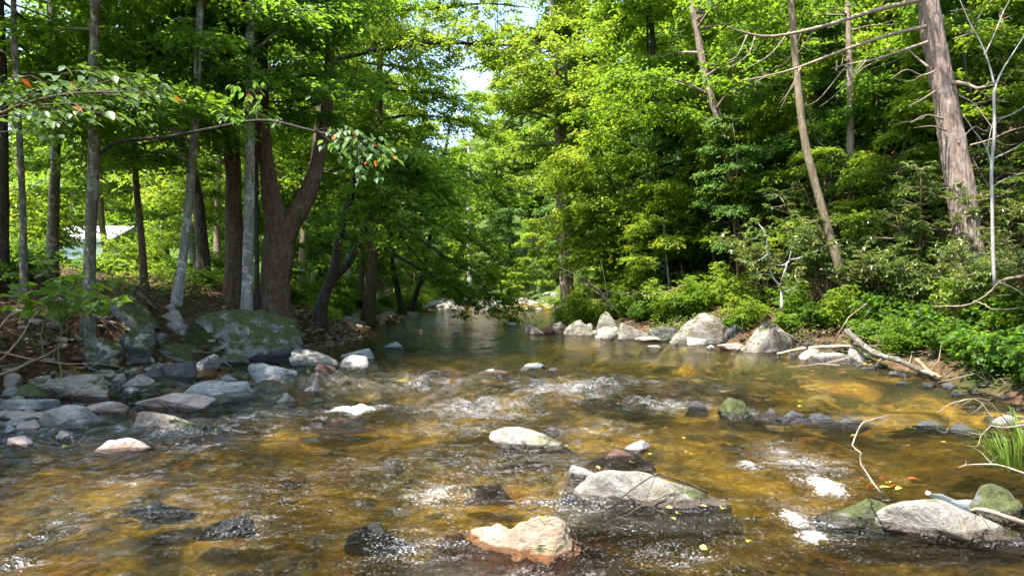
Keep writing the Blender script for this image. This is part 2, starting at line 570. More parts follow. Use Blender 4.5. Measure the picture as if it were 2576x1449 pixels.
M['bark_dark'] = bark_mat('bark_dark', (.014, .011, .009), (.05, .04, .03), (.14, .14, .11), .25, 14, .8, .2)
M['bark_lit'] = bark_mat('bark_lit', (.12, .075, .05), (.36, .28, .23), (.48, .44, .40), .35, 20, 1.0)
M['bark_white'] = bark_mat('bark_white', (.24, .22, .19), (.44, .42, .38), (.52, .52, .48), .5, 9, .2)
M['bark_tan'] = bark_mat('bark_tan', (.11, .08, .045), (.25, .20, .12), (.34, .31, .24), .35, 12, .5)
M['dead_wood'] = bark_mat('dead_wood', (.16, .11, .075), (.38, .30, .22), (.5, .45, .38), .3, 16, .5)
M['dead_twig'] = bark_mat('dead_twig', (.15, .11, .075), (.36, .29, .21), (.4, .36, .31), .2, 12, .2)
M['stem_green'] = plain_mat('stem_green', (.10, .12, .04), (.18, .16, .07), 9)
M['tan'] = rock_mat('tan_stone', (.19, .155, .115), (.30, .26, .21), (.42, .37, .31), .35, 2.6, .2)
M['tan_clean'] = rock_mat('tan_clean_stone', (.20, .16, .12), (.31, .26, .215), (.42, .37, .31), .0, 2.2, .25)
M['slate'] = rock_mat('slate_stone', (.13, .15, .145), (.22, .25, .24), (.34, .38, .36), .3, 2.4, .6)
M['grey'] = rock_mat('grey_stone', (.16, .155, .14), (.26, .25, .23), (.38, .37, .34), .2, 2.5, .2)
M['pale'] = rock_mat('pale_stone', (.14, .125, .105), (.25, .23, .205), (.37, .355, .33), .3, 2.0, .04, (.17, .145, .095), .22)
M['mossy'] = rock_mat('mossy_stone', (.08, .085, .07), (.15, .155, .14), (.27, .29, .26), .86, 1.6, .2, None, .5)
M['moss_full'] = rock_mat('moss_full', (.05, .055, .04), (.09, .10, .07), (.15, .16, .12), 1.5, 2.2)
M['lichen'] = rock_mat('lichen_stone', (.06, .065, .055), (.11, .115, .10), (.18, .19, .17), .75, 2.2, .1, None, .85)
M['bank'] = rock_mat('bank_stone', (.10, .085, .065), (.22, .195, .16), (.37, .345, .31), .5, 2.2, .15, (.17, .13, .08), .35)
M['dark'] = rock_mat('dark_stone', (.030, .032, .035), (.06, .06, .065), (.11, .11, .115), .35, 3)
M['quartz'] = rock_mat('quartz_stone', (.17, .12, .075), (.31, .25, .185), (.48, .44, .38), .3, 3.2, .35, (.36, .22, .11), 0, (.50, .31, .17))
M['pink'] = rock_mat('pink_stone', (.24, .19, .18), (.38, .32, .30), (.48, .43, .41), .0, 2.6, .1, (.26, .13, .07))
M['rust'] = rock_mat('rust_stone', (.06, .026, .016), (.11, .052, .034), (.18, .11, .08), .0, 3)

# ------------------------------------------------------------------ ground sheets: riverbed, shaded bank, hillside
def ground_mat(name, kind):
    m, ns, ls, out = new_mat(name)
    pos = ns.new('ShaderNodeNewGeometry').outputs['Position']
    n1 = noise(ns, ls, pos, .9, 5, .6, .3)
    n2 = noise(ns, ls, pos, 9, 6, .7)
    n3 = noise(ns, ls, pos, 2.6, 4, .6, .5)
    v = N_(ns, 'ShaderNodeTexVoronoi', feature='F1')
    v.inputs['Scale'].default_value = 14
    ls.new(pos, v.inputs['Vector'])
    if kind == 'bed':
        st = mapping(ns, ls, pos, (1.0, .55, 1), (0, 0, .5))
        a = math_(ns, ls, 'ADD', noise(ns, ls, st, .95, 4, .6, 1.0), math_(ns, ls, 'MULTIPLY', attr(ns, 'rnd').outputs['Fac'], .13))  # olive grows upstream: algae, plus painted dimness of the reflecting slack water
        col = ramp(ns, ls, n3, [(.25, (.24, .13, .02)), (.5, (.62, .39, .055)), (.72, (.78, .56, .12))])
        col = mixc(ns, ls, ramp(ns, ls, a, [(.45, (0, 0, 0)), (.60, (1, 1, 1))]), col, ramp(ns, ls, n2, [(.35, (.024, .028, .006)), (.65, (.085, .082, .015))]))  # olive algae patches, also painting in the shade between sunlit gold
        col = mixc(ns, ls, .6, col, ramp(ns, ls, v.outputs['Distance'], [(0, (1.25, 1.2, 1.1)), (.7, (.45, .42, .38))]), 'MULTIPLY')
        col = mixc(ns, ls, ramp(ns, ls, noise(ns, ls, st, 1.9, 3, .6, .8), [(.60, (0, 0, 0)), (.70, (1, 1, 1))]), col, (.46, .19, .04))
    elif kind == 'litter':
        col = ramp(ns, ls, n2, [(.3, (.022, .013, .008)), (.5, (.06, .035, .02)), (.72, (.13, .075, .04))])
        col = mixc(ns, ls, ramp(ns, ls, n1, [(.5, (0, 0, 0)), (.62, (1, 1, 1))]), col, (.035, .042, .012))
        # lawn and weeds by the house, away from the stream
        lw = attr(ns, 'rnd').outputs['Fac']
        col = mixc(ns, ls, lw, col, ramp(ns, ls, n2, [(.3, (.035, .07, .009)), (.7, (.09, .15, .02))]))
    else:
        lw = attr(ns, 'rnd').outputs['Fac']
        col = ramp(ns, ls, n2, [(.28, (.03, .018, .01)), (.5, (.085, .05, .028)), (.74, (.20, .125, .075))])
        col = mixc(ns, ls, ramp(ns, ls, n1, [(.48, (0, 0, 0)), (.64, (1, 1, 1))]), col, (.04, .05, .014))
        col = mixc(ns, ls, lw, col, ramp(ns, ls, n2, [(.3, (.03, .06, .01)), (.7, (.08, .13, .02))]))
    p = ns.new('ShaderNodeBsdfPrincipled')
    ls.new(col, p.inputs['Base Color'])
    p.inputs['Roughness'].default_value = .9
    p.inputs['Specular IOR Level'].default_value = .15
    ls.new(bump(ns, ls, math_(ns, ls, 'ADD', n2, math_(ns, ls, 'MULTIPLY', v.outputs['Distance'], -.6)), .8, .06), p.inputs['Normal'])
    ls.new(p.outputs[0], out.inputs[0])
    return m

def axis(a, b, fine_a, fine_b, step, grow):
    xs = list(np.arange(fine_a, fine_b, step))
    s, x = step, fine_b
    while x < b:
        xs.append(x)
        s *= grow
        x += s
    xs.append(b)
    s, x, lo = step, fine_a, []
    while True:
        s *= grow
        x -= s
        if x <= a: break
        lo.append(x)
    lo.append(a)
    return np.array(lo[::-1] + xs)
gx = axis(-420, 420, -10, 11, .11, 1.06)
gy = axis(-30, 700, 2.5, 24, .11, 1.03)
GX, GY = np.meshgrid(gx, gy)
GZ = H(GX, GY)
gv = np.stack([GX, GY, GZ], -1).reshape(-1, 3)
gi = np.arange(len(gv)).reshape(GX.shape)
quads = np.stack([gi[:-1, :-1], gi[:-1, 1:], gi[1:, 1:], gi[1:, :-1]], -1).reshape(-1, 4)
qx, qy = gv[quads, 0].mean(1), gv[quads, 1].mean(1)
dlq, drq = XL(qy) - qx, qx - XR(qy)
regions = (('riverbed', (dlq <= 0) & (drq <= 0), 'bed'), ('forest_floor', dlq > 0, 'litter'), ('hillside', (drq > 0) & (dlq <= 0), 'hill'))
lawn = sstep(9, 14, XL(GY) - GX + 1.5 * fbm(xy3(GX, GY, .25), 2, 9)).ravel() * (GY > 12).ravel()
lawn = np.maximum(lawn, sstep(34, 52, GY).ravel() * .9)
for nm, mask, kd in regions:
    q = quads[mask]
    used, inv = np.unique(q, return_inverse=True)
    MB().add(gv[used], inv.reshape(q.shape), sstep(7.5, 12.5, gv[used][:, 1]) if kd == 'bed' else lawn[used]).build(nm, ground_mat(nm, kd))['kind'] = 'structure'

# ------------------------------------------------------------------ water
FOAM = [  # picture u, v, half width, half height, strength
    (2075, 1228, 55, 32, .92), (2020, 1215, 60, 22, .55), (2000, 1305, 45, 25, .8), (2045, 1345, 55, 20, .95), (1885, 1188, 50, 20, .7),
    (880, 1040, 85, 14, .95), (960, 1036, 60, 12, .6), (60, 1420, 110, 35, .6), (345, 1230, 40, 12, .5), (1215, 1075, 50, 10, .35),
    (1530, 1000, 60, 8, .5), (1650, 968, 40, 7, .5), (2020, 1165, 70, 30, .3), (430, 1095, 100, 6, .5), (940, 995, 40, 8, .45),
    (1960, 1250, 45, 30, .4), (1800, 940, 50, 5, .25), (2150, 1080, 70, 8, .4), (300, 1145, 80, 6, .35)]
PAINTED_GLINTS = [(1000, 965, 330, 30, .45), (1500, 965, 330, 22, .42), (1250, 1180, 420, 90, .4), (650, 1060, 330, 60, .35), (2100, 1060, 230, 18, .5), (1700, 1330, 500, 60, .25), (600, 1250, 380, 90, .35), (1200, 1025, 190, 40, .75), (1420, 985, 150, 22, .8), (1130, 1075, 160, 25, .6), (1100, 1240, 110, 50, .75), (1420, 1270, 170, 40, .6),  # patches of sun glints painted as white specks, columns as in FOAM
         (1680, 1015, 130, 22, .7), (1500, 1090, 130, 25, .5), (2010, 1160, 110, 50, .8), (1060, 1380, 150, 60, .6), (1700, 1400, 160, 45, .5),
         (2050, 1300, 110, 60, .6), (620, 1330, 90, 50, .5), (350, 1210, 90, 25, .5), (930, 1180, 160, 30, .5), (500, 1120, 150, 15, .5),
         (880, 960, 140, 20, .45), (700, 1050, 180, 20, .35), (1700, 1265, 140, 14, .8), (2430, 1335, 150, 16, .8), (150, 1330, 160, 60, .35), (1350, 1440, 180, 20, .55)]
def blob_field(x, y, blobs):
    out = np.zeros_like(x)
    for u, v, hw, hh, s in blobs:
        c = on_water(u, v)
        sx = hw / F * c[1]
        sy = abs(on_water(u, v - hh)[1] - on_water(u, v + hh)[1]) / 2
        out = np.maximum(out, s * np.exp(-((x - c[0]) / sx) ** 2 - ((y - c[1]) / sy) ** 2))
    return out
WYr = np.concatenate([np.arange(-1.5, 2.4, .12), np.arange(2.4, 8, .030), np.arange(8, 14, .042), 14 + np.cumsum(.05 * 1.0125 ** np.arange(225))])
ny, nx = len(WYr), 420
tx = np.linspace(0, 1, nx)
WY = np.repeat(WYr[:, None], nx, 1)
WX = (XL(WY) - 1.2) * (1 - tx)[None] + (XR(WY) + 1.2) * tx[None]
foam = blob_field(WX, WY, FOAM)
painted_glint = blob_field(WX, WY, PAINTED_GLINTS)
rif = sstep(15, 11.5, WY) if False else (1 - sstep(11.0, 14.0, WY))
pa = np.stack([WX * 1.0 + WY * .35, WY * .9 - WX * .3, np.zeros_like(WX)], -1)
amp = .003 + .060 * rif * (1 - .45 * (1 - sstep(6.0, 8.5, WY)))
amp = amp + .06 * np.exp(-((WY - 10.6) / 1.7) ** 2) * (.5 + .9 * sstep(-.4, .5, fbm(xy3(WX, WY, .9), 2, 23)))
amp = amp + .02 * sstep(48, 56, WY)
edge = sstep(0, 1.3, np.minimum(WX - XL(WY), XR(WY) - WX))
pool_r = np.exp(-((WX - 5.5) / 2.6) ** 2) * sstep(7.5, 9, WY)      # the slack water by the sunny bank stays smooth
amp = amp * (1 - .75 * pool_r)
lump = .55 + .8 * sstep(-.5, .6, fbm(xy3(WX, WY, .55), 2, 14))
wave = fbm(pa * np.array([1.2, 1.9, 1]), 3, 31, .5) * .9 + lump * (.55 * (1 - 2 * np.abs(fbm(pa * np.array([2.2, 4.2, 1]), 2, 77, .5))) + .42 * fbm(pa * np.array([4.5, 8.5, 1]), 3, 41, .62))
WZ = wz(WY) + amp * wave * edge + foam * (.045 + .05 * fbm(xy3(WX, WY, 7.0), 3, 5)) + .02 * painted_glint * vnoise(xy3(WX, WY, 6.0), 61)
wv = np.stack([WX, WY, WZ], -1).reshape(-1, 3)
wi = np.arange(nx * ny).reshape(ny, nx)
wq = np.stack([wi[:-1, :-1], wi[:-1, 1:], wi[1:, 1:], wi[1:, :-1]], -1).reshape(-1, 4)

def water_mat():
    m, ns, ls, out = new_mat('stream_water')
    pos = ns.new('ShaderNodeNewGeometry').outputs['Position']
    fo = math_(ns, ls, 'POWER', attr(ns, 'rnd').outputs['Fac'], 1.5)
    sp = attr(ns, 'painted_glint').outputs['Fac']
    rf = attr(ns, 'riffle').outputs['Fac']
    v1 = mapping(ns, ls, pos, (1.0, 2.0, 1), (0, 0, .35))
    v2 = mapping(ns, ls, pos, (1.0, 2.2, 1), (0, 0, .45))
    b1 = noise(ns, ls, v1, 6.5, 6, .66, 1.1)
    b2 = noise(ns, ls, v2, 26, 4, .65, .8)
    b3 = noise(ns, ls, v1, 1.6, 3, .5, .4)
    h = math_(ns, ls, 'ADD', math_(ns, ls, 'MULTIPLY', b1, 1.0), math_(ns, ls, 'MULTIPLY', b2, .45))
    hs = math_(ns, ls, 'MULTIPLY', h, math_(ns, ls, 'ADD', .055, math_(ns, ls, 'MULTIPLY', rf, 1.15)))
    hs = math_(ns, ls, 'ADD', hs, math_(ns, ls, 'MULTIPLY', b3, .06))
    nrm = bump(ns, ls, hs, 1.0, .26)
    fr = ns.new('ShaderNodeFresnel')
    fr.inputs[0].default_value = 1.33
    ls.new(nrm, fr.inputs['Normal'])
    gl = ns.new('ShaderNodeBsdfGlossy')
    gl.inputs['Roughness'].default_value = .06
    ls.new(nrm, gl.inputs['Normal'])
    tr = ns.new('ShaderNodeBsdfTransparent')
    tr.inputs[0].default_value = (.97, .95, .88, 1)
    rfr = ns.new('ShaderNodeBsdfRefraction')
    rfr.inputs['Color'].default_value = (.97, .95, .88, 1)
    rfr.inputs['Roughness'].default_value = .14
    rfr.inputs['IOR'].default_value = 1.2
    ls.new(nrm, rfr.inputs['Normal'])
    body = ns.new('ShaderNodeMixShader')
    body.inputs[0].default_value = .3
    ls.new(tr.outputs[0], body.inputs[1])
    ls.new(rfr.outputs[0], body.inputs[2])
    wt = ns.new('ShaderNodeMixShader')
    ls.new(fr.outputs[0], wt.inputs[0])
    ls.new(body.outputs[0], wt.inputs[1])
    ls.new(gl.outputs[0], wt.inputs[2])
    fn = noise(ns, ls, v2, 18, 6, .75, .6)
    fn2 = noise(ns, ls, v2, 55, 3, .6, .3)
    fa = math_(ns, ls, 'ADD', fo, math_(ns, ls, 'ADD', math_(ns, ls, 'MULTIPLY', math_(ns, ls, 'SUBTRACT', fn, .5), 2.0), math_(ns, ls, 'MULTIPLY', math_(ns, ls, 'SUBTRACT', fn2, .5), 1.9)))
    fm = ramp(ns, ls, fa, [(.50, (0, 0, 0)), (1.15, (1, 1, 1))])
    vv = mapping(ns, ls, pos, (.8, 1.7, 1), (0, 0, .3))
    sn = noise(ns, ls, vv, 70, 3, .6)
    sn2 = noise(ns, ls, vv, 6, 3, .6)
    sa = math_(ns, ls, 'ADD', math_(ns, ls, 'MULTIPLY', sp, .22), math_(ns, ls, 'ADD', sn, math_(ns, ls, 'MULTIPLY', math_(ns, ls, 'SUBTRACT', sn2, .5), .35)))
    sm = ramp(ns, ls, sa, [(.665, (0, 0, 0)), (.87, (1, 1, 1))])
    foam_glint = math_(ns, ls, 'MAXIMUM', fm, math_(ns, ls, 'MULTIPLY', sm, .7))  # painted sun glints share the white of the foam
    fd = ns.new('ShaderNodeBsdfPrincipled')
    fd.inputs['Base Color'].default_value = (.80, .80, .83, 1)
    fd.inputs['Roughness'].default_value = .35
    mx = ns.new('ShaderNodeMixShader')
    ls.new(foam_glint, mx.inputs[0])
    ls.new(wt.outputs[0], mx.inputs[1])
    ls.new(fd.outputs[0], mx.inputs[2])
    ls.new(mx.outputs[0], out.inputs[0])
    va = ns.new('ShaderNodeVolumeAbsorption')
    va.inputs['Color'].default_value = (.74, .72, .13, 1)
    va.inputs['Density'].default_value = .42
    ls.new(va.outputs[0], out.inputs['Volume'])
    return m
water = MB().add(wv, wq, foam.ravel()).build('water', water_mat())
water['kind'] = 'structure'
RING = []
for nm, arr in (('painted_glint', painted_glint), ('riffle', np.clip(rif * (1 - .6 * pool_r) * (.35 + .65 * sstep(-.3, .5, fbm(xy3(WX, WY, .8), 2, 8))) + .8 * sstep(48, 56, WY), 0, 1))):
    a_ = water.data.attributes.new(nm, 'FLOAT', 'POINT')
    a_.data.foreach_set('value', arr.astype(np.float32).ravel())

# ------------------------------------------------------------------ stones
_ICO = {}
def ico(sub):
    if sub not in _ICO:
        b = bmesh.new()
        bmesh.ops.create_icosphere(b, subdivisions=sub, radius=1)
        b.verts.ensure_lookup_table()
        _ICO[sub] = (np.array([v.co[:] for v in b.verts]), np.array([[v.index for v in f.verts] for f in b.faces]))
        b.free()
    return _ICO[sub]

def stone_shape(sub, seed, facets=10, hard=14.0, rough=.05, flat_top=None, lean=(0, 0), peak=0.0, foot=True, dome=0.0):
    v, f = ico(sub)
    g = np.random.default_rng(seed)
    pn = g.normal(size=(facets, 3))
    pn /= np.linalg.norm(pn, axis=1)[:, None]
    pd = g.uniform(.62, 1.0, facets)
    if flat_top:
        pn[0] = (flat_top[0], flat_top[1], 1)
        pn[0] /= np.linalg.norm(pn[0])
        pd[0] = .5
    dots = v @ pn.T
    inv = np.maximum(dots, 0) / pd
    s = (np.sum(inv ** hard, axis=1) + 0.55 ** hard) ** (1 / hard)
    p = v / s[:, None]
    p = p * (1 + rough * 1.3 * fbm(p * 1.6, 4, seed)[:, None] - rough * .8 * np.abs(fbm(p * 3.5, 4, seed + 5))[:, None])
    p -= (p.max(0) + p.min(0)) / 2
    p /= np.abs(p).max(0)
    if foot:
        rad = np.linalg.norm(p[:, :2], axis=1) + 1e-6
        lo = np.clip(-p[:, 2] - .1, 0, 1)
        p[:, :2] *= (1 + lo * (np.clip((.95 + .4 * lo) / rad, 1, 2.4) - 1))[:, None]
    if dome:
        zz = np.clip(p[:, 2], 0, .999)
        bell = .6 * (2 / PI) * np.arccos(np.sqrt(zz)) + .4 * np.sqrt(1 - zz)
        p[:, :2] *= (bell / np.sqrt(1 - zz * zz))[:, None]
        p[:, :2] *= (1 + .45 * np.clip(-p[:, 2], 0, 1))[:, None]
    if peak:
        k = 1 - peak * np.clip(p[:, 2] * .5 + .5, 0, 1)
        p[:, 0] *= k
        p[:, 1] *= k
    p[:, 0] += lean[0] * p[:, 2]
    p[:, 1] += lean[1] * p[:, 2]
    return p, f

SEED = [100]
def rock(label, box, mat, name='rock', depth=.75, sub=4, facets=10, hard=14, rough=.05, rot=0.0, tilt=(0, 0), flat_top=None, lean=(0, 0), peak=0.0, bury=.4, ground='auto', group=None, cat='rock', seed=None, wet_h=.07, d=None, dome=0.0):
    u0, u1, v0, v1 = box
    uc = (u0 + u1) / 2
    SEED[0] += 1
    seed = seed or SEED[0]
    if d is not None: b = at(uc, v1, d)
    elif ground == 'water': b = on_water(uc, v1)
    else: b = on_ground(uc, v1)
    dd = b[1]
    w = (u1 - u0) / F * dd
    D = depth * w
    ztop = CH - (v0 - CV) / F * (dd + .45 * D)
    h = max(ztop - b[2], .04, .07 * w)
    bur = max(h, .12) if ground == 'water' and bury == .4 else bury * h + .04
    p, f = stone_shape(sub, seed, facets, hard, rough, flat_top, lean, peak, not (tilt[0] or tilt[1]), dome)
    p = p * np.array([w / 2 * 1.10, D / 2, (h + bur) / 2])
    if tilt[0] or tilt[1]:
        m = np.array(Matrix.Rotation(tilt[0], 3, 'X') @ Matrix.Rotation(tilt[1], 3, 'Y'))
        p = p @ m.T
    if rot:
        m = np.array(Matrix.Rotation(rot, 3, 'Z'))
        p = p @ m.T
    c = np.array([b[0], dd + D / 2 * (.97 if ground == 'water' else .85), b[2] + (h - bur) / 2])
    zw = p[:, 2] + c[2] - wz(c[1])
    wet = np.clip(1 - zw / wet_h, 0, 1) * (1 - .75 * sstep(.02, .10, -zw) * (mat != 'dark'))
    o = MB().add(p, f, wet).build(name, M[mat])
    o.location = c
    tag(o, label, cat, group)
    if ground == 'water' and dd < 13: RING.append((c[0], c[1], w / 2 * 1.1, D / 2))
    return o

# shaded bank, up among the trees
rock('huge mossy boulder with grey bare streaks at the foot of the pale trunk', (436, 722, 778, 908), 'mossy', 'boulder', .65, 5, 18, 6, .08, ground='water', seed=312)
rock('dark lichen-spotted boulder beside the slim tree trunk on the shaded bank', (250, 372, 815, 905), 'lichen', 'boulder', .8, 5, 12, 18, .05, seed=222)
rock('squarish stone with pale lichen patches under the slim tree', (158, 268, 845, 908), 'lichen', 'boulder', .8, 5, 9, 22, .04, seed=231)
rock('round moss-covered boulder behind the slim tree', (240, 358, 738, 800), 'mossy', 'boulder', .8, 4, 8, 8, seed=233)
rock('tan egg-shaped stone at the foot of the speckled leaning trunk', (404, 452, 778, 808), 'tan', seed=235)
rock('mossy tan stone just behind the egg-shaped stone', (412, 438, 764, 786), 'tan', sub=3)
rock('flat grey stone between the egg-shaped stone and the huge mossy boulder', (410, 460, 806, 830), 'grey')
rock('flat bluish stone lying under the dark lichen boulder', (378, 436, 880, 892), 'slate', depth=.6)
rock('mossy low stone beside the flat bluish stone', (372, 470, 860, 905), 'mossy')
rock('grey stone wedged in the dark bank behind the low mossy stone', (378, 415, 835, 858), 'grey')
rock('dark rounded boulder with a mossy back at the side channel', (392, 482, 908, 955), 'dark', depth=.8)
rock('small dark stone touching the dark rounded boulder', (358, 404, 925, 955), 'dark')
rock('flat-topped grey block in front of the huge mossy boulder', (468, 546, 888, 932), 'grey', facets=8, hard=22)
rock('long mossy grey slab below the huge mossy boulder', (540, 618, 890, 916), 'mossy', depth=.5)
rock('low mossy slab between the lichen boulder and the grey block', (420, 500, 868, 896), 'mossy')
rock('dark stone at the waterline under the huge mossy boulder', (610, 720, 870, 912), 'dark', depth=.6)
# row along the side channel
rock('blocky tan stone cut by the picture edge in the stone row', (-12, 36, 938, 978), 'tan')
rock('long tan stone lying on the stone row behind the green one', (52, 128, 941, 972), 'tan', depth=.5)
rock('big tan boulder with a mossy end in the row by the side channel', (112, 268, 938, 1004), 'tan', 'boulder', .7, 5, 9, 10, seed=251)
rock('olive green stone beside the big tan boulder', (28, 106, 966, 1008), 'mossy')
rock('pale green stone at the picture edge below the blocky tan one', (-10, 38, 974, 1004), 'slate')
rock('small cube-like tan stone next to the big tan boulder', (272, 312, 936, 966), 'tan')
rock('smooth olive-tan cobble at the end of the stone row', (298, 378, 942, 978), 'tan', depth=.7)
rock('tiny tan stone tucked between the big tan boulder and the smooth cobble', (250, 284, 954, 978), 'tan')
rock('small wet stone in the side channel below the smooth cobble', (304, 342, 972, 990), 'slate', ground='water')
rock('flat blue-green slab behind the large pale egg boulder', (-10, 108, 1002, 1040), 'slate', depth=.7)
rock('brown flat stone between the slab and the large pale egg boulder', (-10, 98, 1036, 1062), 'tan_clean', depth=.6)
rock('large pale egg-shaped boulder half in the side channel', (68, 216, 1017, 1084), 'grey', 'boulder', .7, 5, 8, 7, .03, seed=260, rot=.1)
rock('long flat tan stone in the channel behind the egg-shaped boulder', (198, 302, 1008, 1043), 'tan_clean', depth=.5, ground='water')
rock('sharp-edged tan slab with a dark undercut', (318, 516, 988, 1038), 'tan_clean', 'rock_slab', .5, 5, 7, 26, .04, ground='water', seed=268, tilt=(0, .10), flat_top=(-.15, -.55), bury=.2)
rock('layered blue-grey slate slab sloping up to the round boulder', (438, 626, 956, 1010), 'slate', 'rock_slab', .32, 5, 8, 24, .05, ground='water', seed=270, tilt=(0, -.14), rot=-.1, flat_top=(.1, -.5))
rock('rounded blue-green boulder at the head of the riffle', (614, 734, 912, 972), 'slate', 'boulder', .75, 5, 9, 9, .04, ground='water', seed=272)
rock('tan cobble resting against the blue-green boulder', (664, 720, 942, 980), 'tan_clean', sub=4, hard=8, ground='water')
rock('big smooth brown-grey boulder with a wet foot in the shallows', (290, 514, 1030, 1094), 'tan', 'boulder', .6, 5, 8, 7, .035, ground='water', seed=277, lean=(-.18, 0), dome=.5)
rock('wet pinkish stone awash in front of the smooth brown-grey boulder', (222, 366, 1098, 1140), 'pink', depth=.6, ground='water', seed=279, dome=.5)
rock('thin slate splinter leaning by the egg-shaped boulder', (-8, 66, 1048, 1078), 'slate', depth=.35, tilt=(0, -.2), ground='water')
rock('small tan cobble at the foot of the egg-shaped boulder', (24, 86, 1058, 1088), 'tan_clean', ground='water')
rock('bluish wet cobble at the picture edge', (-6, 30, 1068, 1096), 'slate', ground='water')
rock('wet tan stone awash at the picture edge', (-4, 58, 1098, 1128), 'pink', ground='water')
rock('rough pale crusted stone in the shallow channel', (134, 186, 1084, 1112), 'pale', ground='water', rough=.12)
rock('low brown stone behind the crusted stone', (120, 176, 1080, 1096), 'tan', ground='water')
rock('pale rounded rock with a moss patch out in the stream', (728, 842, 879, 926), 'pale', 'boulder', .7, 5, 9, 10, ground='water', seed=290)
rock('small reddish wet stone in front of the moss-patched pale rock', (793, 842, 912, 938), 'rust', ground='water')
rock('pale blue-grey rock behind the flat-topped one in the stream', (850, 934, 877, 908), 'slate', ground='water')
rock('flat-topped grey rock at the lip of the riffle', (850, 922, 894, 930), 'grey', ground='water', flat_top=(-.1, -.3))
rock('flat dark stone barely out of the side channel', (552, 612, 942, 962), 'slate', depth=.5, ground='water')
rock('small pale stone with moss alone in the golden water', (668, 744, 988, 1020), 'pale', ground='water', dome=.5, peak=.3)
rock('little grey-tan wedge of stone beyond the mossy pale one', (744, 796, 970, 992), 'tan_clean', ground='water')
# out in the pool and along the riffle
rock('single dark blue-grey cobble alone in the pool', (968, 1012, 859, 877), 'slate', ground='water')
for lb, bx, mt in (('small black stone peeping from the middle of the pool', (1134, 1156, 826, 836), 'dark'), ('tiny dark stone near the shaded side of the pool', (1050, 1068, 828, 835), 'dark'),
                   ('little grey stone far up the pool', (1276, 1304, 810, 820), 'grey'), ('brown block of stone on the cluster in the pool', (1362, 1400, 818, 840), 'rust'),
                   ('mossy dark stone on the cluster in the pool', (1320, 1356, 818, 832), 'dark'), ('low tan stone under the cluster in the pool', (1330, 1372, 826, 842), 'tan'),
                   ('small white stone at the end of the pool cluster', (1394, 1406, 826, 838), 'pale'), ('flat grey stone at the lower lip of the pool', (1310, 1372, 912, 928), 'slate'),
                   ('little wet black stone below the flat grey one', (1376, 1406, 926, 936), 'dark'), ('blue-black stone breaking the lip of the riffle', (1190, 1246, 926, 942), 'slate'),
                   ('rusty wet stone on the lip of the riffle', (1240, 1280, 930, 946), 'rust'), ('dark wet stone in the middle of the riffle', (1334, 1372, 952, 970), 'dark'),
                   ('tiny dark stone below the middle riffle', (1622, 1646, 993, 1006), 'dark'), ('low black stone close to the hillside bank riffle', (1735, 1785, 1008, 1030), 'dark'),
                   ('flat wet stone in the slack water by the pale bank rocks', (1632, 1662, 868, 876), 'grey'), ('dark low stone at the upstream lip of the riffle', (1064, 1110, 930, 940), 'dark')):
    rock(lb, bx, mt, ground='water', sub=4, depth=.7)
rock('round mound of green moss on a dark stone', (1816, 1896, 1000, 1046), 'moss_full', 'moss_mound', .8, 4, 8, 8, .08, ground='water', dome=.5)
for k, bx in enumerate([(1905, 1975, 1026, 1048), (1968, 2050, 1032, 1056), (2040, 2120, 1040, 1064), (2108, 2190, 1052, 1072), (2290, 2420, 1058, 1082), (2400, 2500, 1066, 1092)]):
    rock(('low black wet rock next to the moss mound', 'second black wet rock from the moss mound', 'third black wet rock of the ledge, in its middle', 'black wet rock of the ledge before the arched twig',
          'long black ledge rock under the forked bare branch', 'black ledge rock nearest the grassy bank')[k], bx, 'dark', depth=.6, ground='water', dome=.5, group='black wet rocks of the small ledge')
rock('pale grey rock by the thick end of the forked bare branch', (2508, 2590, 1044, 1076), 'grey', ground='water')
# lower run
def quartz_rock():
    b = on_water(1330, 1432)
    o0 = np.array([b[0], b[1] + .34, b[2] - .06])
    mb = MB()
    p, f = stone_shape(6, 733, 16, 18, .05, None, (0, 0), 0, True, .5)
    cr = fbm(p * np.array([1.5, 2.0, 2.0]) + 4, 3, 15)
    slab = (p[:, 0] * .75 - p[:, 2] * .55 + .3 * p[:, 1]) * 5.5 + .5 * cr
    step = np.abs(slab % 1 - .5) * 2
    up = np.clip(p[:, 2] * 2 + .3, 0, 1) * sstep(-.35, .1, p[:, 0])
    p[:, 2] -= .16 * up * (step < .25) + .10 * up * np.clip(step - .4, 0, 1)
    p[:, 2] *= 1 - .35 * np.exp(-((p[:, 0] + .22) / .10) ** 2) * np.clip(p[:, 2], 0, 1)
    p = p * (1 + .05 * np.abs(fbm(p * 5, 3, 9)))[:, None] * np.array([.58, .42, .28])
    p[:, 0] += .10 * p[:, 2]
    zw = p[:, 2] - .06
    mb.add(p, f, np.clip(1 - zw / .06, 0, 1) * (1 - .7 * sstep(.05, .14, -zw)))
    o = mb.build('boulder', M['quartz'])
    o.location = tuple(o0)
    tag(o, 'jagged white quartz rock with moss seams and a rusty foot', 'rock')
quartz_rock()
rock('long smooth pale rock with bare twigs lying across it', (1440, 1832, 1180, 1284), 'pale', 'boulder', .5, 5, 8, 7, .03, ground='water', seed=423, lean=(-.22, .1), wet_h=.075, dome=.5)
rock('grey round stone touching the long smooth pale rock', (1434, 1516, 1174, 1208), 'grey', ground='water', sub=5)
rock('narrow ridge of pale rock awash in the middle of the stream', (1250, 1446, 1074, 1128), 'pale', 'rock_ridge', .5, 5, 16, 7, .07, ground='water', seed=427, rot=-.3, lean=(-.3, 0))
rock('small grey stone behind the rust-red stone', (1568, 1642, 1108, 1142), 'grey', ground='water')
rock('rust-red wet stone under a film of water', (1498, 1636, 1130, 1160), 'rust', depth=.6, ground='water', dome=.5)
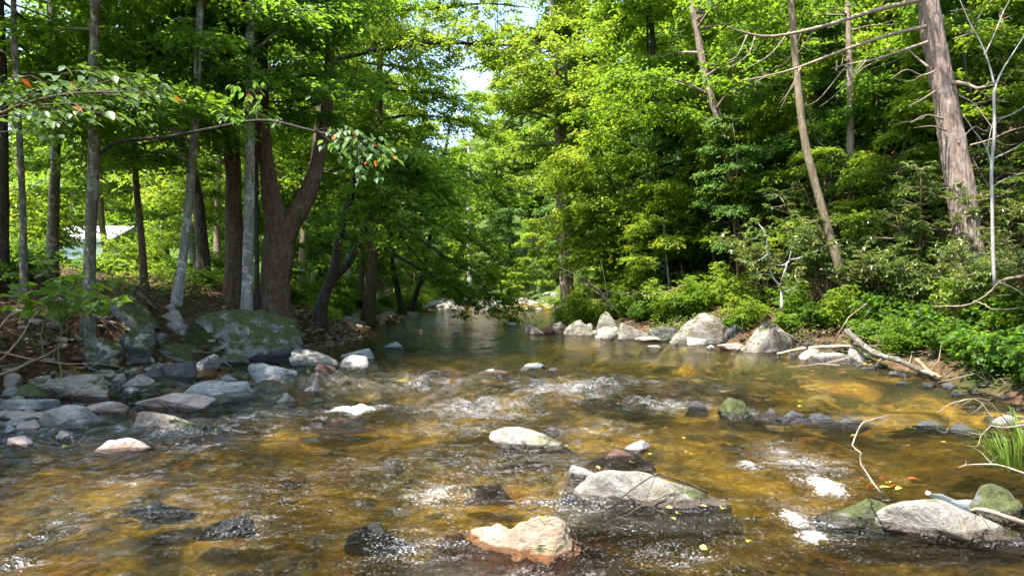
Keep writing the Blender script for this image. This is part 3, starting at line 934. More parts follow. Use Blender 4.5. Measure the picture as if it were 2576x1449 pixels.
rock('mossy rock with a bare violet-grey hollow beside the splash', (2100, 2296, 1248, 1322), 'mossy', 'boulder', .7, 5, 9, 10, ground='water', seed=431, dome=.5)
rock('long pale sloping rock with a dripping lower edge by the bottle', (2262, 2610, 1256, 1366), 'pale', 'boulder', .55, 5, 8, 9, .03, ground='water', seed=433, lean=(-.3, .1), wet_h=.075, dome=.5)
rock('cracked mossy grey rock under the grass tuft', (2462, 2640, 1225, 1312), 'mossy', 'boulder', .8, 5, 9, 14, ground='water', seed=435, dome=.5)
rock('small grey rock between the bottle and the cracked mossy rock', (2420, 2500, 1255, 1285), 'grey', ground='water')
rock('glistening black rock with a leafy sprig in the near water', (496, 638, 1292, 1342), 'dark', 'boulder', .8, 5, 9, 14, .07, ground='water', seed=441, dome=.5, wet_h=.6)
rock('dark lump of rock just breaking the near water', (868, 984, 1318, 1352), 'dark', depth=.8, ground='water', dome=.5, wet_h=.6, sub=5)
rock('dark low rock with water folding over it', (300, 436, 1262, 1284), 'dark', depth=.7, ground='water', dome=.5, wet_h=.6, sub=5)
rock('rust-brown flat stone showing through the shallow water', (1196, 1276, 1228, 1236), 'rust', depth=.6, ground='water', dome=.5, wet_h=.6)
rock('brown wet hump of stone below the white riffle', (770, 900, 1056, 1070), 'rust', depth=.6, ground='water', dome=.5, wet_h=.6)
# sunny hillside bank
rock('low pale rock at the end of the sunny bank rocks', (1424, 1504, 804, 846), 'bank', 'boulder', .7, 5, 16, 6, ground='water', seed=521)
rock('pointed grey rock standing behind the low pale one', (1498, 1556, 784, 842), 'bank', 'boulder', .8, 5, 16, 7, ground='water', seed=522)
rock('white wedge of rock in front of the pointed grey rock', (1494, 1552, 830, 854), 'pale', ground='water', sub=5, facets=16, hard=7)
rock('speckled grey rock with mossy sides on the sunny bank', (1558, 1634, 812, 856), 'bank', 'boulder', .7, 5, 8, 18, ground='water', seed=505)
rock('flat tan stone at the waterline beyond the speckled rock', (1604, 1664, 846, 860), 'tan_clean', ground='water')
rock('yellow-green mossy stone next to the huge tan boulder', (1636, 1700, 820, 858), 'mossy', ground='water')
rock('huge tan boulder in leaf shadow on the sunny bank', (1686, 1874, 786, 868), 'bank', 'boulder', .7, 5, 14, 11, .06, ground='water', seed=528, lean=(.1, .1))
rock('dark mossy cap of stone behind the huge tan boulder', (1740, 1800, 772, 800), 'mossy', d=20.5)
rock('low tan stones strip between the two huge bank boulders', (1812, 1886, 862, 882), 'tan_clean', ground='water', depth=.5)
rock('huge bright white boulder with twig shadows on the sunny bank', (1868, 2032, 806, 890), 'bank', 'boulder', .7, 5, 13, 12, .06, ground='water', seed=531, lean=(.1, .15))
rock('small tan stone under the thin end of the driftwood', (2018, 2070, 878, 908), 'tan_clean', ground='water')
rock('dark waterside stone under the driftwood log', (2060, 2156, 886, 916), 'grey', ground='water', wet_h=.3)
rock('grey waterside boulder behind the driftwood log', (2148, 2236, 876, 916), 'grey', 'boulder', .8, 5, ground='water', seed=515)
rock('mossy pale boulder up the bank behind the white boulder', (2012, 2096, 778, 830), 'pale', 'boulder', .8, 5, d=17.5)
rock('half-hidden pale boulder up the bank beside the mossy one', (2080, 2160, 786, 826), 'pale', 'boulder', .8, 4, d=17.8)
rock('small dark boulder in the gap between the two huge bank boulders', (1826, 1880, 812, 850), 'dark', d=18.2)
rock('pale rock poking out of the bushes far along the sunny bank', (1396, 1440, 776, 802), 'pale', ground='water')
rock('grey stone in the slope above the driftwood log', (2190, 2260, 800, 842), 'grey', d=15.5)
rock('brown rock half buried in the slope among the dead twigs', (2270, 2360, 780, 828), 'tan', d=14.5)

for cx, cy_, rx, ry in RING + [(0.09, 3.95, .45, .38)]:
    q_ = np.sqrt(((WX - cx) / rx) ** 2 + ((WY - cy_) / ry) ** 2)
    painted_glint = np.maximum(painted_glint, .48 * np.exp(-((q_ - 1.06) * min(rx, ry) / .06) ** 2) * rif * (.3 + .7 * (WY < cy_ + .1)) * np.clip(.5 + fbm(xy3(WX, WY, 3.0), 2, 91), 0, 1))  # painted glitter along the waterline of each stone
water.data.attributes['painted_glint'].data.foreach_set('value', painted_glint.astype(np.float32).ravel())

SMALL_BANK = []
gb = np.random.default_rng(88)
for k in range(20):
    u = 1410 + 690 * ((k * .618) % 1)
    vw = float(np.interp(u, [1410, 1500, 1630, 1700, 1870, 2040, 2150], [830, 846, 860, 870, 886, 902, 918])) - gb.uniform(0, 9)
    wpx = 12 + 46 * gb.random() ** 1.6
    o = rock('x', (u - wpx / 2, u + wpx / 2, vw - wpx * gb.uniform(.35, .6), vw), ('bank', 'grey', 'tan', 'dark')[k % 4], 'small_rock', .8, 4, 11, 13, .09, ground='water', group='small rocks between the bank boulders')
    SMALL_BANK.append((o, u, ('mossy-grey', 'plain grey', 'tan', 'dark')[k % 4]))
# stones of the bars up the pool: small individuals that look alike
def scatter_stones(n, field, label, group, mats, smin, smax, seed):
    g = np.random.default_rng(seed)
    protos = []
    for k in range(5):
        p, f = stone_shape(3, seed + k, 8, 12, .06)
        protos.append([MB().add(p, f, 0.0).mesh('stone', M[mt]) for mt in mats])
    done = 0
    while done < n:
        x, y = field(g)
        z = float(H(np.array([x]), np.array([y]))[0])
        if z < float(wz(y)) - .10: continue
        s = smin + (smax - smin) * g.random() ** 2.2
        o = link('stone', protos[done % 5][int(g.integers(len(mats)))])
        o.location = (x, y, z + s * .12)
        o.scale = (s, s * g.uniform(.6, .95), s * g.uniform(.35, .6))
        o.rotation_euler = (g.normal(0, .15), g.normal(0, .15), g.uniform(0, 6.28))
        tag(o, label, 'stone', group)
        done += 1
scatter_stones(80, lambda g: (g.normal(-5.4, 1.0), g.normal(30, 3.6)), 'pale stone on the cobble bar beside the shaded end of the pool', 'stones of the cobble bar by the pool', ('pale', 'tan_clean', 'pink'), .12, .5, 900)
scatter_stones(90, lambda g: (g.normal(-3.2, 2.4), g.normal(51, 3.8)), 'sunlit pale stone on the bar closing the top of the pool', 'stones of the bar at the top of the pool', ('pale', 'pale', 'grey'), .2, .85, 930)
scatter_stones(45, lambda g: (g.normal(2.6, 1.4), g.normal(53, 4.0)), 'grey stone on the low bar at the hillside end of the pool', 'stones of the low bar below the hillside', ('grey', 'pale'), .15, .5, 960)

def pebble_mass(name, n, field, mats, smin, smax, seed, above=None, zoff=.0, flat=.6):
    g = np.random.default_rng(seed)
    v0, f0 = ico(2)
    x, y = field(g, n)
    z = H(x, y)
    k = np.ones(n, bool) if above is None else above(x, y, z)
    x, y, z = x[k], y[k], z[k]
    n = len(x)
    s = smin + (smax - smin) * g.random(n) ** 2.5
    th = g.uniform(0, 6.28, n)
    sv = np.stack([s, s * g.uniform(.6, 1, n), s * g.uniform(.35, flat, n)], -1)
    P = v0[None] * (1 + .22 * g.normal(size=(n, len(v0), 1))) * sv[:, None, :]
    c, q = np.cos(th)[:, None], np.sin(th)[:, None]
    P = np.stack([P[..., 0] * c - P[..., 1] * q, P[..., 0] * q + P[..., 1] * c, P[..., 2]], -1)
    P += np.stack([x, y, z + zoff * s], -1)[:, None, :]
    Fc = (f0[None] + (np.arange(n) * len(v0))[:, None, None]).reshape(-1, 3)
    o = MB().add(P.reshape(-1, 3), Fc, np.repeat(g.random(n), len(v0))).build(name, mats)
    tag(o, kind='stuff')
    return o

def bedstone_mat():
    m, ns, ls, out = new_mat('bed_stones')
    a = attr(ns, 'rnd').outputs['Fac']
    pos = ns.new('ShaderNodeNewGeometry').outputs['Position']
    n = noise(ns, ls, pos, 14, 4, .6)
    col = ramp(ns, ls, a, [(0, (.03, .03, .012)), (.4, (.15, .12, .04)), (.7, (.28, .21, .07)), (.9, (.38, .22, .06)), (1, (.50, .40, .18))])
    col = mixc(ns, ls, .6, col, ramp(ns, ls, n, [(.3, (.4, .42, .35)), (.7, (1.2, 1.15, 1.1))]), 'MULTIPLY')
    p = ns.new('ShaderNodeBsdfPrincipled')
    ls.new(col, p.inputs['Base Color'])
    p.inputs['Roughness'].default_value = .7
    ls.new(p.outputs[0], out.inputs[0])
    return m
def _bedf(g, n):
    y = 2.8 + 14 * g.random(n) ** 1.2
    t = g.random(n)
    return XL(y) * (1 - t) + XR(y) * t, y
pebble_mass('riverbed_stones', 1100, _bedf, bedstone_mat(), .05, .26, 71, lambda x, y, z: z < wz(y) - .09, -.25, .5)
M['gravel'] = rock_mat('gravel_stone', (.14, .10, .075), (.26, .20, .15), (.38, .31, .25), 0, 5)
pebble_mass('gravel', 2200, lambda g, n: (g.normal(-5.2, .8, n), g.normal(19.2, 1.8, n)), M['gravel'], .02, .09, 73, lambda x, y, z: z > wz(y) - .05, .2)
pebble_mass('gravel', 1500, lambda g, n: (g.normal(-5.6, 1.2, n), g.normal(30, 4, n)), M['gravel'], .03, .14, 75, lambda x, y, z: z > wz(y) - .05, .2)
def _lb(g, n):
    y = g.uniform(7, 14.5, n)
    return XL(y) + g.normal(.6, .7, n), y
pebble_mass('gravel', 1600, _lb, M['tan'], .03, .14, 77, lambda x, y, z: z > wz(y) - .12, .2)
def _rb(g, n):
    y = g.uniform(3, 24, n)
    return XR(y) + g.normal(-.1, .3, n), y
pebble_mass('gravel', 320, _rb, M['dark'], .03, .14, 79, lambda x, y, z: z > wz(y) - .15, .2)

# ------------------------------------------------------------------ trees
def limb_set(rng, base, az, length, rise, n_sub, mb, r0, leaf_from=.35, sub_len=.38, droop=.3, sides=5):
    """One limb with side shoots; returns spray points and directions."""
    pts, dirs = [], []
    t = np.linspace(0, 1, 6)
    az2 = az + rng.normal(0, .25)
    a = az + (az2 - az) * t
    h = np.cumsum(np.concatenate([[0], np.full(5, length / 5)]))
    x = base[0] + np.cumsum(np.concatenate([[0], np.cos(a[1:]) * length / 5 * math.cos(rise)]))
    y = base[1] + np.cumsum(np.concatenate([[0], np.sin(a[1:]) * length / 5 * math.cos(rise)]))
    z = base[2] + h * math.sin(rise) - droop * length * t ** 2 + rng.normal(0, .03 * length, 6) * t
    P = np.stack([x, y, z], -1)
    tube(mb, P, np.linspace(r0, r0 * .25, 6), sides, cap=False)
    for s in np.linspace(leaf_from, 1.0, n_sub):
        i = min(int(s * 5), 4)
        q = P[i] + (P[i + 1] - P[i]) * (s * 5 - i)
        for sd in (1, -1):
            if s < .98:
                aa = a[i] + sd * rng.uniform(.5, 1.1)
                ln = length * sub_len * rng.uniform(.6, 1.2) * (1.15 - .6 * s)
                e = q + np.array([math.cos(aa) * ln, math.sin(aa) * ln, rng.normal(0, .12) * ln - .12 * ln])
                tube(mb, np.stack([q, (q + e) / 2 + [0, 0, .05 * ln], e]), np.array([r0 * .35, r0 * .25, r0 * .12]), 3, cap=False)
                pts += [(q + e) / 2, e]
                dirs += [aa, aa]
        pts.append(q)
        dirs.append(a[i])
    return pts, dirs

def make_tree(name, label, cat, trunk, rad, bark, leafm, crown, group=None, seed=1, sides=12, extra=None, flare=(.6, 1.6, 5), rough=.10, forks=(), origin=None, ridge=0.0):
    """trunk: world polyline. crown: dict(z0, z1, n, len, rise, sub, twigs, nl, tl, size, kind, shape)."""
    rng = np.random.default_rng(seed)
    trunk = [np.array(q, float) for q in trunk]
    if cat == 'tree' and label != 'x':
        q0, q1 = trunk[0], trunk[1]
        dn = (q0 - q1) / np.linalg.norm(q0 - q1)
        for k in range(40):
            if q0[2] <= float(H(np.array([q0[0]]), np.array([q0[1]]))[0]) + .03: break
            q0 = q0 + dn * .05 * max(1, k / 8)
        trunk[0] = q0
    o0 = np.array(trunk[0]) if origin is None else np.array(origin)
    t = thing(name, label, cat, tuple(o0), group)
    pts = catmull(np.asarray(trunk) - o0, 150 if ridge else max(14, len(trunk) * 5))
    n = len(pts)
    mb = MB()
    slim = .8 if label != 'x' else 1.0
    rr = np.interp(np.linspace(0, 1, n), np.linspace(0, 1, len(rad)), rad) * slim
    pts[0] -= (pts[1] - pts[0]) / np.linalg.norm(pts[1] - pts[0]) * .35
    if ridge and flare: flare = (flare[0], flare[1] * 4, flare[2])
    tube(mb, pts, rr, sides, rough, seed, flare=flare, ridge=ridge)
    lines = [(pts, rr)]
    for fp, fr in forks:
        q = catmull(np.asarray(fp) - o0, 80 if ridge else 16)
        r2 = np.interp(np.linspace(0, 1, len(q)), np.linspace(0, 1, len(fr)), fr) * slim
        tube(mb, q, r2, sides, rough, seed + 3, ridge=ridge)
        lines.append((q, r2))
    cm = MB()
    P, A = [], []
    if crown:
        per = max(1, crown['n'] // len(lines))
        for q, r2 in lines:
            zz = q[:, 2]
            k0 = 0
            for k in range(per):
                s = (k + rng.random()) / per
                z = crown['z0'] - o0[2] + s * (crown['z1'] - crown['z0'])
                if z > zz.max() - .1: z = zz.max() - .1 - rng.random() * .8
                if z < zz.min(): continue
                i = int(np.argmin(np.abs(zz - z)))
                prof = crown.get('shape', lambda s: 1 - .65 * s)(s)
                az = rng.uniform(0, 6.283) if 'az' not in crown else crown['az'] + rng.normal(0, crown.get('azs', 1.0))
                ln = crown['len'] * prof * rng.uniform(.7, 1.2)
                p_, a_ = limb_set(rng, q[i], az, ln, crown.get('rise', .35) + rng.normal(0, .15), crown.get('sub', 4), mb, max(min(r2[i] * .4, .02 + ln * .016), .012), crown.get('from', .3), droop=crown.get('droop', .25))
                P += p_
                A += a_
    ob = mb.build('trunk', M[bark], t)
    if P:
        P, A = np.array(P), np.array(A)
        sprays(cm, P, A, crown.get('twigs', 6), crown.get('nl', 7), crown.get('tl', .55), crown.get('size', .12), crown.get('kind', 'diamond'), rng=rng, tilt=crown.get('tilt', .45), flat=crown.get('flat', .15))
        cr = cm.build('crown', M[leafm], t)
        cr['kind'] = 'stuff'
    if extra: extra(t, o0, rng)
    return t

def px_trunk(pts, d, ztop=None, wobble=0.0, lean=0.0):
    """World polyline from picture points, at d metres, carried on above the frame to ztop."""
    P = [at(u, v, d) for u, v in pts]
    if ztop is not None and P[-1][2] < ztop:
        q, p = P[-1], P[-2]
        dr = (q - p) / max(q[2] - p[2], .1)
        k = ztop - q[2]
        P.append(q + np.array([dr[0] * k * .6, .05 * k, k]))
    return [np.array(p) + np.array([0, lean * (p[2] - P[0][2]), 0]) for p in P]

def left_crown(**kw):
    c = dict(z0=5.2, z1=12.5, n=15, len=3.0, rise=.30, sub=4, twigs=6, nl=7, tl=.6, size=.135, kind='diamond', droop=.3, shape=lambda s: 1 - .4 * s)
    c.update(kw)
    return c

def loose_leaves(t, o0, rng, P, A, n_per, mat_a, kind, size, orange=0.05, spread=.22, pitch=-.45, protos={}):
    """Single leaves, each an object of its own under the branch t."""
    key = (mat_a, kind)
    if key not in protos:
        meshes = []
        for mt in (mat_a, 'leaf_orange'):
            for k in range(3):
                b = MB()
                v, f = LEAF[kind]
                vv = v.copy()
                vv[:, 2] += .08 * (k - 1) * vv[:, 0] + rng.normal(0, .02, len(vv))
                b.add(vv, f, .25 + .25 * k)
                meshes.append(b.mesh('leaf', M[mt]))
        protos[key] = meshes
    ms = protos[key]
    for p, a in zip(P, A):
        for k in range(n_per):
            side = 1 if k % 2 else -1
            o = link('leaf', ms[int(rng.integers(3)) + (3 if rng.random() < orange else 0)], t)
            yaw = a + side * rng.uniform(.3, 1.2)
            off = np.array([math.cos(a), math.sin(a), 0]) * (k / n_per - .4) * spread * 2 + rng.normal(0, .03, 3)
            o.location = tuple(np.asarray(p) + off)
            s = size * rng.uniform(.7, 1.2)
            o.scale = (s, s, s)
            Y = Vector((math.cos(yaw), math.sin(yaw), pitch + rng.normal(0, .2))).normalized()
            X = Y.cross(Vector((rng.normal(0, .3), rng.normal(0, .3), 1))).normalized()
            Z = X.cross(Y)
            o.rotation_euler = Matrix((X, Y, Z)).transposed().to_euler()

# --- trees of the shaded bank
def edge_branch(t, o0, rng):
    """The pale-leaved branch that reaches in from the edge trunk, catching the sun."""
    mb = MB()
    main = catmull([np.array([-7.25, 6.95, 2.9]), at(-120, 330, 7.3), at(60, 262, 7.0), at(180, 236, 6.6), at(300, 232, 6.3), at(395, 232, 6.2)], 14) - o0
    tube(mb, main, np.linspace(.022, .005, 14), 6, cap=False)
    P, A = [], []
    subs = [((0.15, 40, 330), (95, 345)), ((.2, 30, 200), (130, 215)), ((.3, 110, 270), (190, 300)), ((.4, 150, 190), (250, 178)), ((.45, 200, 262), (270, 285)), ((.55, 230, 280), (340, 302)),
            ((.6, 270, 205), (335, 195)), ((.7, 300, 225), (370, 212)), ((.3, 90, 230), (140, 238)), ((.5, 170, 210), (230, 222)), ((.1, -10, 250), (70, 236)), ((.2, 20, 290), (120, 300)), ((.75, 320, 245), (405, 240))]
    for (s, u1, v1), (u2, v2) in subs:
        i = int(s * 13)
        d = 6.2 + rng.uniform(-.5, .9)
        e = at(u2, v2, d) - o0
        m = at(u1, v1, d) - o0
        q = catmull([main[i], m, e], 7)
        tube(mb, q, np.linspace(.008, .003, 7), 4, cap=False)
        dv = q[-1] - q[2]
        for k in (2, 4, 6):
            P.append(q[k])
            A.append(math.atan2(dv[1], dv[0]))
    b = mb.build('branch', M['bark_brown'], t)
    loose_leaves(b, o0, rng, P, A, 7, 'leaf_near', 'oval', .115, .014)

TR = []
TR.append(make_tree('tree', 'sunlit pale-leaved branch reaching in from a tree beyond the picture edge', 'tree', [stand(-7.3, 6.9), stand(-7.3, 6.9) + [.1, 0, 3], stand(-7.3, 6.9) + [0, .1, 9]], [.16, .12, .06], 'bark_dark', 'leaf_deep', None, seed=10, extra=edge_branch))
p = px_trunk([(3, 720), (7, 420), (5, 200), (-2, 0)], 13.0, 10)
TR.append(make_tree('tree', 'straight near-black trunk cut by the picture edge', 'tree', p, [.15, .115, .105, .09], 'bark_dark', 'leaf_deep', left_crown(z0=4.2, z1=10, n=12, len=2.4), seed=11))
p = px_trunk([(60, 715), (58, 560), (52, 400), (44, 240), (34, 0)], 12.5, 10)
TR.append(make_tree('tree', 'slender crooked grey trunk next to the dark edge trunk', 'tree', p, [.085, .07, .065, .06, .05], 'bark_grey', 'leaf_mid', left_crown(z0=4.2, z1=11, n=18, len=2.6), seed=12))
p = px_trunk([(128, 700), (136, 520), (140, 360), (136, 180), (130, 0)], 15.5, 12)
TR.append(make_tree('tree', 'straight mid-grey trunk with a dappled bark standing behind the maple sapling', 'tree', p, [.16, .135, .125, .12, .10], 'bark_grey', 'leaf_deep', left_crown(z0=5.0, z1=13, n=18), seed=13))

def slim_branch(t, o0, rng):
    """Low limb of the slim tree, running across the trunks, with leaf bunches hanging at its end."""
    mb = MB()
    m = catmull([at(240, 395, 12.4), at(300, 357, 12.2), at(420, 345, 11.6), at(540, 322, 11.0), at(660, 303, 10.2), at(770, 325, 9.6), at(880, 352, 9.2), at(960, 372, 9.0)], 28) - o0
    tube(mb, m, np.linspace(.038, .007, 28), 8, .08, 4, cap=False)
    P, A = [], []
    for k, (u, v) in enumerate([(850, 335), (885, 330), (905, 372), (940, 352), (975, 372), (925, 405), (965, 410), (890, 410), (860, 380), (995, 395), (945, 440), (905, 445), (870, 350), (830, 362)]):
        i = 20 + k % 7
        d = 9.0 + rng.uniform(-.4, .5)
        e = at(u, v, d) - o0
        q = catmull([m[i], (m[i] + e) / 2 + [0, 0, .05], e], 5)
        tube(mb, q, np.linspace(.007, .003, 5), 4, cap=False)
        for j in (3, 4):
            P.append(q[j])
            A.append(math.atan2(q[4][1] - q[0][1], q[4][0] - q[0][0]))
    for u, v in [(600, 300), (640, 262), (560, 285), (620, 238), (690, 300), (585, 215), (650, 210)]:
        i = int(np.argmin(np.abs(np.linspace(240, 960, 28) - u)))
        e = at(u, v, 10.4) - o0
        q = catmull([m[i], (m[i] + e) / 2, e], 5)
        tube(mb, q, np.linspace(.007, .003, 5), 4, cap=False)
        P += [q[3], q[4]]
        A += [rng.uniform(0, 6.28)] * 2
    b = mb.build('branch', M['bark_dark'], t)
    loose_leaves(b, o0, rng, P, A, 5, 'leaf_cool', 'oval', .125, .04, .12, -.7)

b0 = on_ground(222, 846)
p = px_trunk([(222, 846), (226, 640), (236, 390), (237, 200), (240, 0)], b0[1], 12)
TR.append(make_tree('tree', 'slim tree at the stones with a low dark limb crossing the other trunks', 'tree', p, [.145, .12, .11, .10, .09], 'bark_grey', 'leaf_mid', left_crown(z0=4.5, z1=12, n=16, len=2.6), seed=14, extra=slim_branch))
b0 = on_ground(365, 740)
p = px_trunk([(365, 740), (356, 600), (344, 480), (338, 330), (336, 150)], b0[1], 9)
TR.append(make_tree('tree', 'thin bent brown trunk between the slim tree and the speckled leaning trunk', 'tree', p, [.10, .085, .08, .07, .05], 'bark_brown', 'leaf_mid', left_crown(z0=4, z1=10, n=16, len=2.6), seed=15))
b0 = on_ground(445, 765)
p = px_trunk([(445, 765), (462, 640), (476, 500), (488, 360), (494, 230), (505, 0)], b0[1], 9)
TR.append(make_tree('tree', 'speckled grey and white trunk leaning towards the stream', 'tree', p, [.125, .11, .105, .10, .09, .07], 'bark_pale', 'leaf_deep', left_crown(z0=4, z1=10, n=18, len=2.8), seed=16))
p = px_trunk([(516, 716), (508, 600), (494, 480), (470, 395), (425, 310), (386, 240), (368, 130), (372, 0)], 20, 15)
TR.append(make_tree('tree', 'dark double-bent trunk forking high up behind the speckled trunk', 'tree', p, [.25, .21, .19, .18, .17, .17, .16, .13], 'bark_dark', 'leaf_deep', left_crown(z0=5.5, z1=15, n=26, len=3.6), seed=17,
                    forks=[([at(372, 150, 20), at(345, 60, 20), at(300, -20, 20), at(280, -140, 20)], [.10, .08, .06])]))
p = px_trunk([(590, 780), (590, 650), (588, 500), (582, 330), (566, 100), (560, 0)], 16.8, 16)
TR.append(make_tree('tree', 'thick straight brown trunk immediately behind the pale-barked trunk', 'tree', p, [.30, .245, .235, .225, .20, .18], 'bark_brown', 'leaf_deep', left_crown(z0=5.6, z1=16, n=24, len=3.3), seed=18, sides=60, ridge=.05))
p = px_trunk([(621, 790), (624, 640), (628, 480), (630, 300), (632, 0)], 15.4, 13)
TR.append(make_tree('tree', 'pale-barked straight trunk rising behind the huge mossy boulder', 'tree', p, [.16, .145, .135, .13, .12], 'bark_pale', 'leaf_deep', left_crown(z0=5.6, z1=13, n=18, len=2.8), seed=19, flare=(.25, 1.5, 5)))
p = px_trunk([(648, 800), (646, 600), (646, 400), (640, 150)], 16.2, 10)
TR.append(make_tree('tree', 'narrow near-black trunk in the gap beside the pale-barked one', 'tree', p, [.07, .06, .05, .04], 'bark_dark', 'leaf_deep', left_crown(z0=5, z1=10, n=10, len=2.5), seed=20))
d10 = 16.5
p = px_trunk([(690, 815), (692, 720), (700, 640), (698, 560), (678, 470), (664, 360), (660, 180)], d10, 14)
fk = [at(702, 640, d10), at(735, 560, d10), at(772, 490, d10 + .2), at(802, 400, d10 + .4), at(822, 260, d10 + .6), at(834, 0, d10 + .8), at(842, -500, d10 + 1.2)]
TR.append(make_tree('tree', 'massive brown trunk forking low into two limbs by the water', 'tree', p, [.44, .40, .40, .36, .24, .20, .17, .12], 'bark_brown', 'leaf_deep', left_crown(z0=5.6, z1=14, n=32, len=3.4), seed=21, sides=72, rough=.14, ridge=.07,
                    forks=[(fk, [.30, .29, .25, .20, .16, .13, .08])]))
b0 = on_ground(800, 815)
d12 = b0[1]
p = px_trunk([(800, 815), (815, 745), (838, 690), (850, 620), (868, 540), (888, 480)], d12, 5.5)
fk = [at(826, 715, d12), at(880, 655, d12 + .5), at(925, 560, d12 + 1), at(965, 450, d12 + 1.5), at(1000, 380, d12 + 2)]
TR.append(make_tree('tree', 'dark crooked waterside tree with stems leaning out over the pool', 'tree', p, [.22, .20, .17, .14, .12, .09], 'bark_dark', 'leaf_deep', left_crown(z0=3.4, z1=6.5, n=22, len=3.4, rise=.1, az=-.3, azs=1.0, droop=.45), seed=22,
                    forks=[(fk, [.15, .13, .11, .08, .05])]))

# the big shade maple over the head of the pool, with long drooping limbs
def droop_limbs(t, o0, rng):
    for k, pl in enumerate([[(1000, 560), (1110, 640), (1190, 690), (1265, 800)], [(985, 480), (1090, 560), (1180, 600), (1280, 680)], [(960, 620), (1060, 680), (1150, 730), (1215, 790)], [(980, 400), (1090, 430), (1190, 450), (1250, 500)],
                            [(960, 300), (1040, 290), (1140, 300), (1220, 330)], [(950, 220), (1020, 230), (1110, 240), (1180, 280)], [(930, 520), (1010, 600), (1090, 700), (1130, 770)]]):
        mb, cm = MB(), MB()
        d0 = 27 + k * .4
        q = catmull([at(u, v, d0 + j * .3) for j, (u, v) in enumerate(pl)], 14) - o0
        tube(mb, q, np.linspace(.07, .012, 14), 5, cap=False)
        P, A = [], []
        dv = q[-1] - q[0]
        a0 = math.atan2(dv[1], dv[0])
        for i in range(3, 14):
            for sd in (-1, 0, 1):
                for rep in range(2 if i % 2 else 1):
                    ln = rng.uniform(.2, 1.3)
                    a = a0 + sd * rng.uniform(.4, 1.3)
                    e = q[i] + np.array([math.cos(a) * ln, math.sin(a) * ln, rng.normal(-.12, .2)])
                    if rep == 0: tube(mb, np.stack([q[i], e]), np.array([.015, .006]), 3, cap=False)
                    P.append(e)
                    A.append(a)
        b = mb.build('branch', M['bark_dark'], t)
        sprays(cm, P, A, 6, 7, .6, .16, rng=rng, flat=.1, tilt=.35)
        cm.build('leaves', M['leaf_mid'], b)['kind'] = 'stuff'
p = px_trunk([(928, 775), (938, 660), (946, 560), (952, 400), (955, 200)], 28, 15)
TR.append(make_tree('tree', 'dense dark maple with long limbs drooping over the head of the pool', 'tree', p, [.30, .25, .22, .18, .12], 'bark_brown', 'leaf_mid',
                    left_crown(z0=5.6, z1=14, n=32, len=3.9, tl=.75, size=.17, droop=.35, shape=lambda s: 1 - .35 * s), seed=23, extra=droop_limbs))
def sun_limb(t, o0, rng):
    """High limb bridging the gap of sky, its leaves lit through by the sun."""
    mb, cm = MB(), MB()
    q = catmull([at(835, 150, 24), at(960, 125, 23.5), at(1080, 110, 23), at(1180, 110, 22.6), at(1300, 118, 22), at(1380, 140, 21.5)], 22) - o0
    tube(mb, q, np.linspace(.10, .015, 22), 6, cap=False)
    P, A = [], []
    for i in range(3, 22):
        for k in range(9):
            a = rng.uniform(0, 6.28)
            ln = rng.uniform(.2, 1.9)
            e = q[i] + np.array([math.cos(a) * ln, math.sin(a) * ln, abs(rng.normal(.3, .55)) - .35])
            if k < 4: tube(mb, np.stack([q[i], e]), np.array([.02, .006]), 3, cap=False)
            P.append(e)
            A.append(a)
    q = catmull([at(835, 60, 25), at(960, 30, 24.5), at(1100, 22, 24), at(1220, 10, 23.6), at(1330, 20, 23)], 22) - o0
    tube(mb, q, np.linspace(.09, .015, 22), 6, cap=False)
    for i in range(2, 22):
        for k in range(9):
            a = rng.uniform(0, 6.28)
            ln = rng.uniform(.2, 1.8)
            P.append(q[i] + np.array([math.cos(a) * ln, math.sin(a) * ln, rng.normal(.3, .5)]))
            A.append(a)
    b = mb.build('branch', M['bark_dark'], t)
    sprays(cm, P, A, 5, 7, .5, .14, rng=rng)
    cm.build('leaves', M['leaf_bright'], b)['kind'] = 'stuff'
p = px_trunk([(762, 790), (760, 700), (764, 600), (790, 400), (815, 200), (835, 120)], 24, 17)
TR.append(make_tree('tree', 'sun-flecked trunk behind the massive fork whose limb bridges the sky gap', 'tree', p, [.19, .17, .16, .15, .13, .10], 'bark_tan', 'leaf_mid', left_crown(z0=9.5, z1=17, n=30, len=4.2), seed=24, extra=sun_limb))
for k, (pl, d, rd, bk, lb) in enumerate([
        ([(985, 640), (992, 690), (1008, 765)], 34, .20, 'bark_dark', 'dark trunk leaning back from the far shaded waterline'),
        ([(1068, 670), (1055, 715), (1036, 770)], 37, .20, 'bark_dark', 'bent dark trunk leaning over the cobbles at the pool head'),
        ([(548, 480), (546, 600), (552, 690)], 26, .19, 'bark_tan', 'sunlit tan trunk seen between the dark bent and the thick brown trunks'),
        ([(252, 480), (262, 600), (285, 690)], 30, .20, 'bark_tan', 'leaning tan trunk in front of the white house'),
        ([(905, 520), (912, 640), (905, 775)], 32, .16, 'bark_brown', 'reddish straight trunk beyond the crooked waterside tree'),
        ([(700, 600), (712, 700), (735, 770)], 30, .14, 'bark_pale', 'thin pale trunk showing behind the massive fork'),
        ([(412, 560), (420, 640), (424, 700)], 30, .18, 'bark_brown', 'brown trunk in the bushes beyond the leaf-strewn mound'),
        ([(1180, 480), (1181, 570), (1184, 760)], 62, .36, 'bark_white', 'pale bare trunk mirrored in the pool from beyond the cobbles')]):
    P_ = px_trunk([pl[2], pl[1], pl[0]], d, 12 if d < 60 else 15)
    TR.append(make_tree('tree', lb, 'tree', P_, [rd, rd * .85, rd * .75, rd * .4], bk, 'leaf_mid' if k % 2 else 'leaf_bright', left_crown(z0=4.6 if d < 60 else 8, z1=12 if d < 60 else 17, n=18, len=3.6, size=.2, twigs=5, nl=6, tl=.75), seed=40 + k))

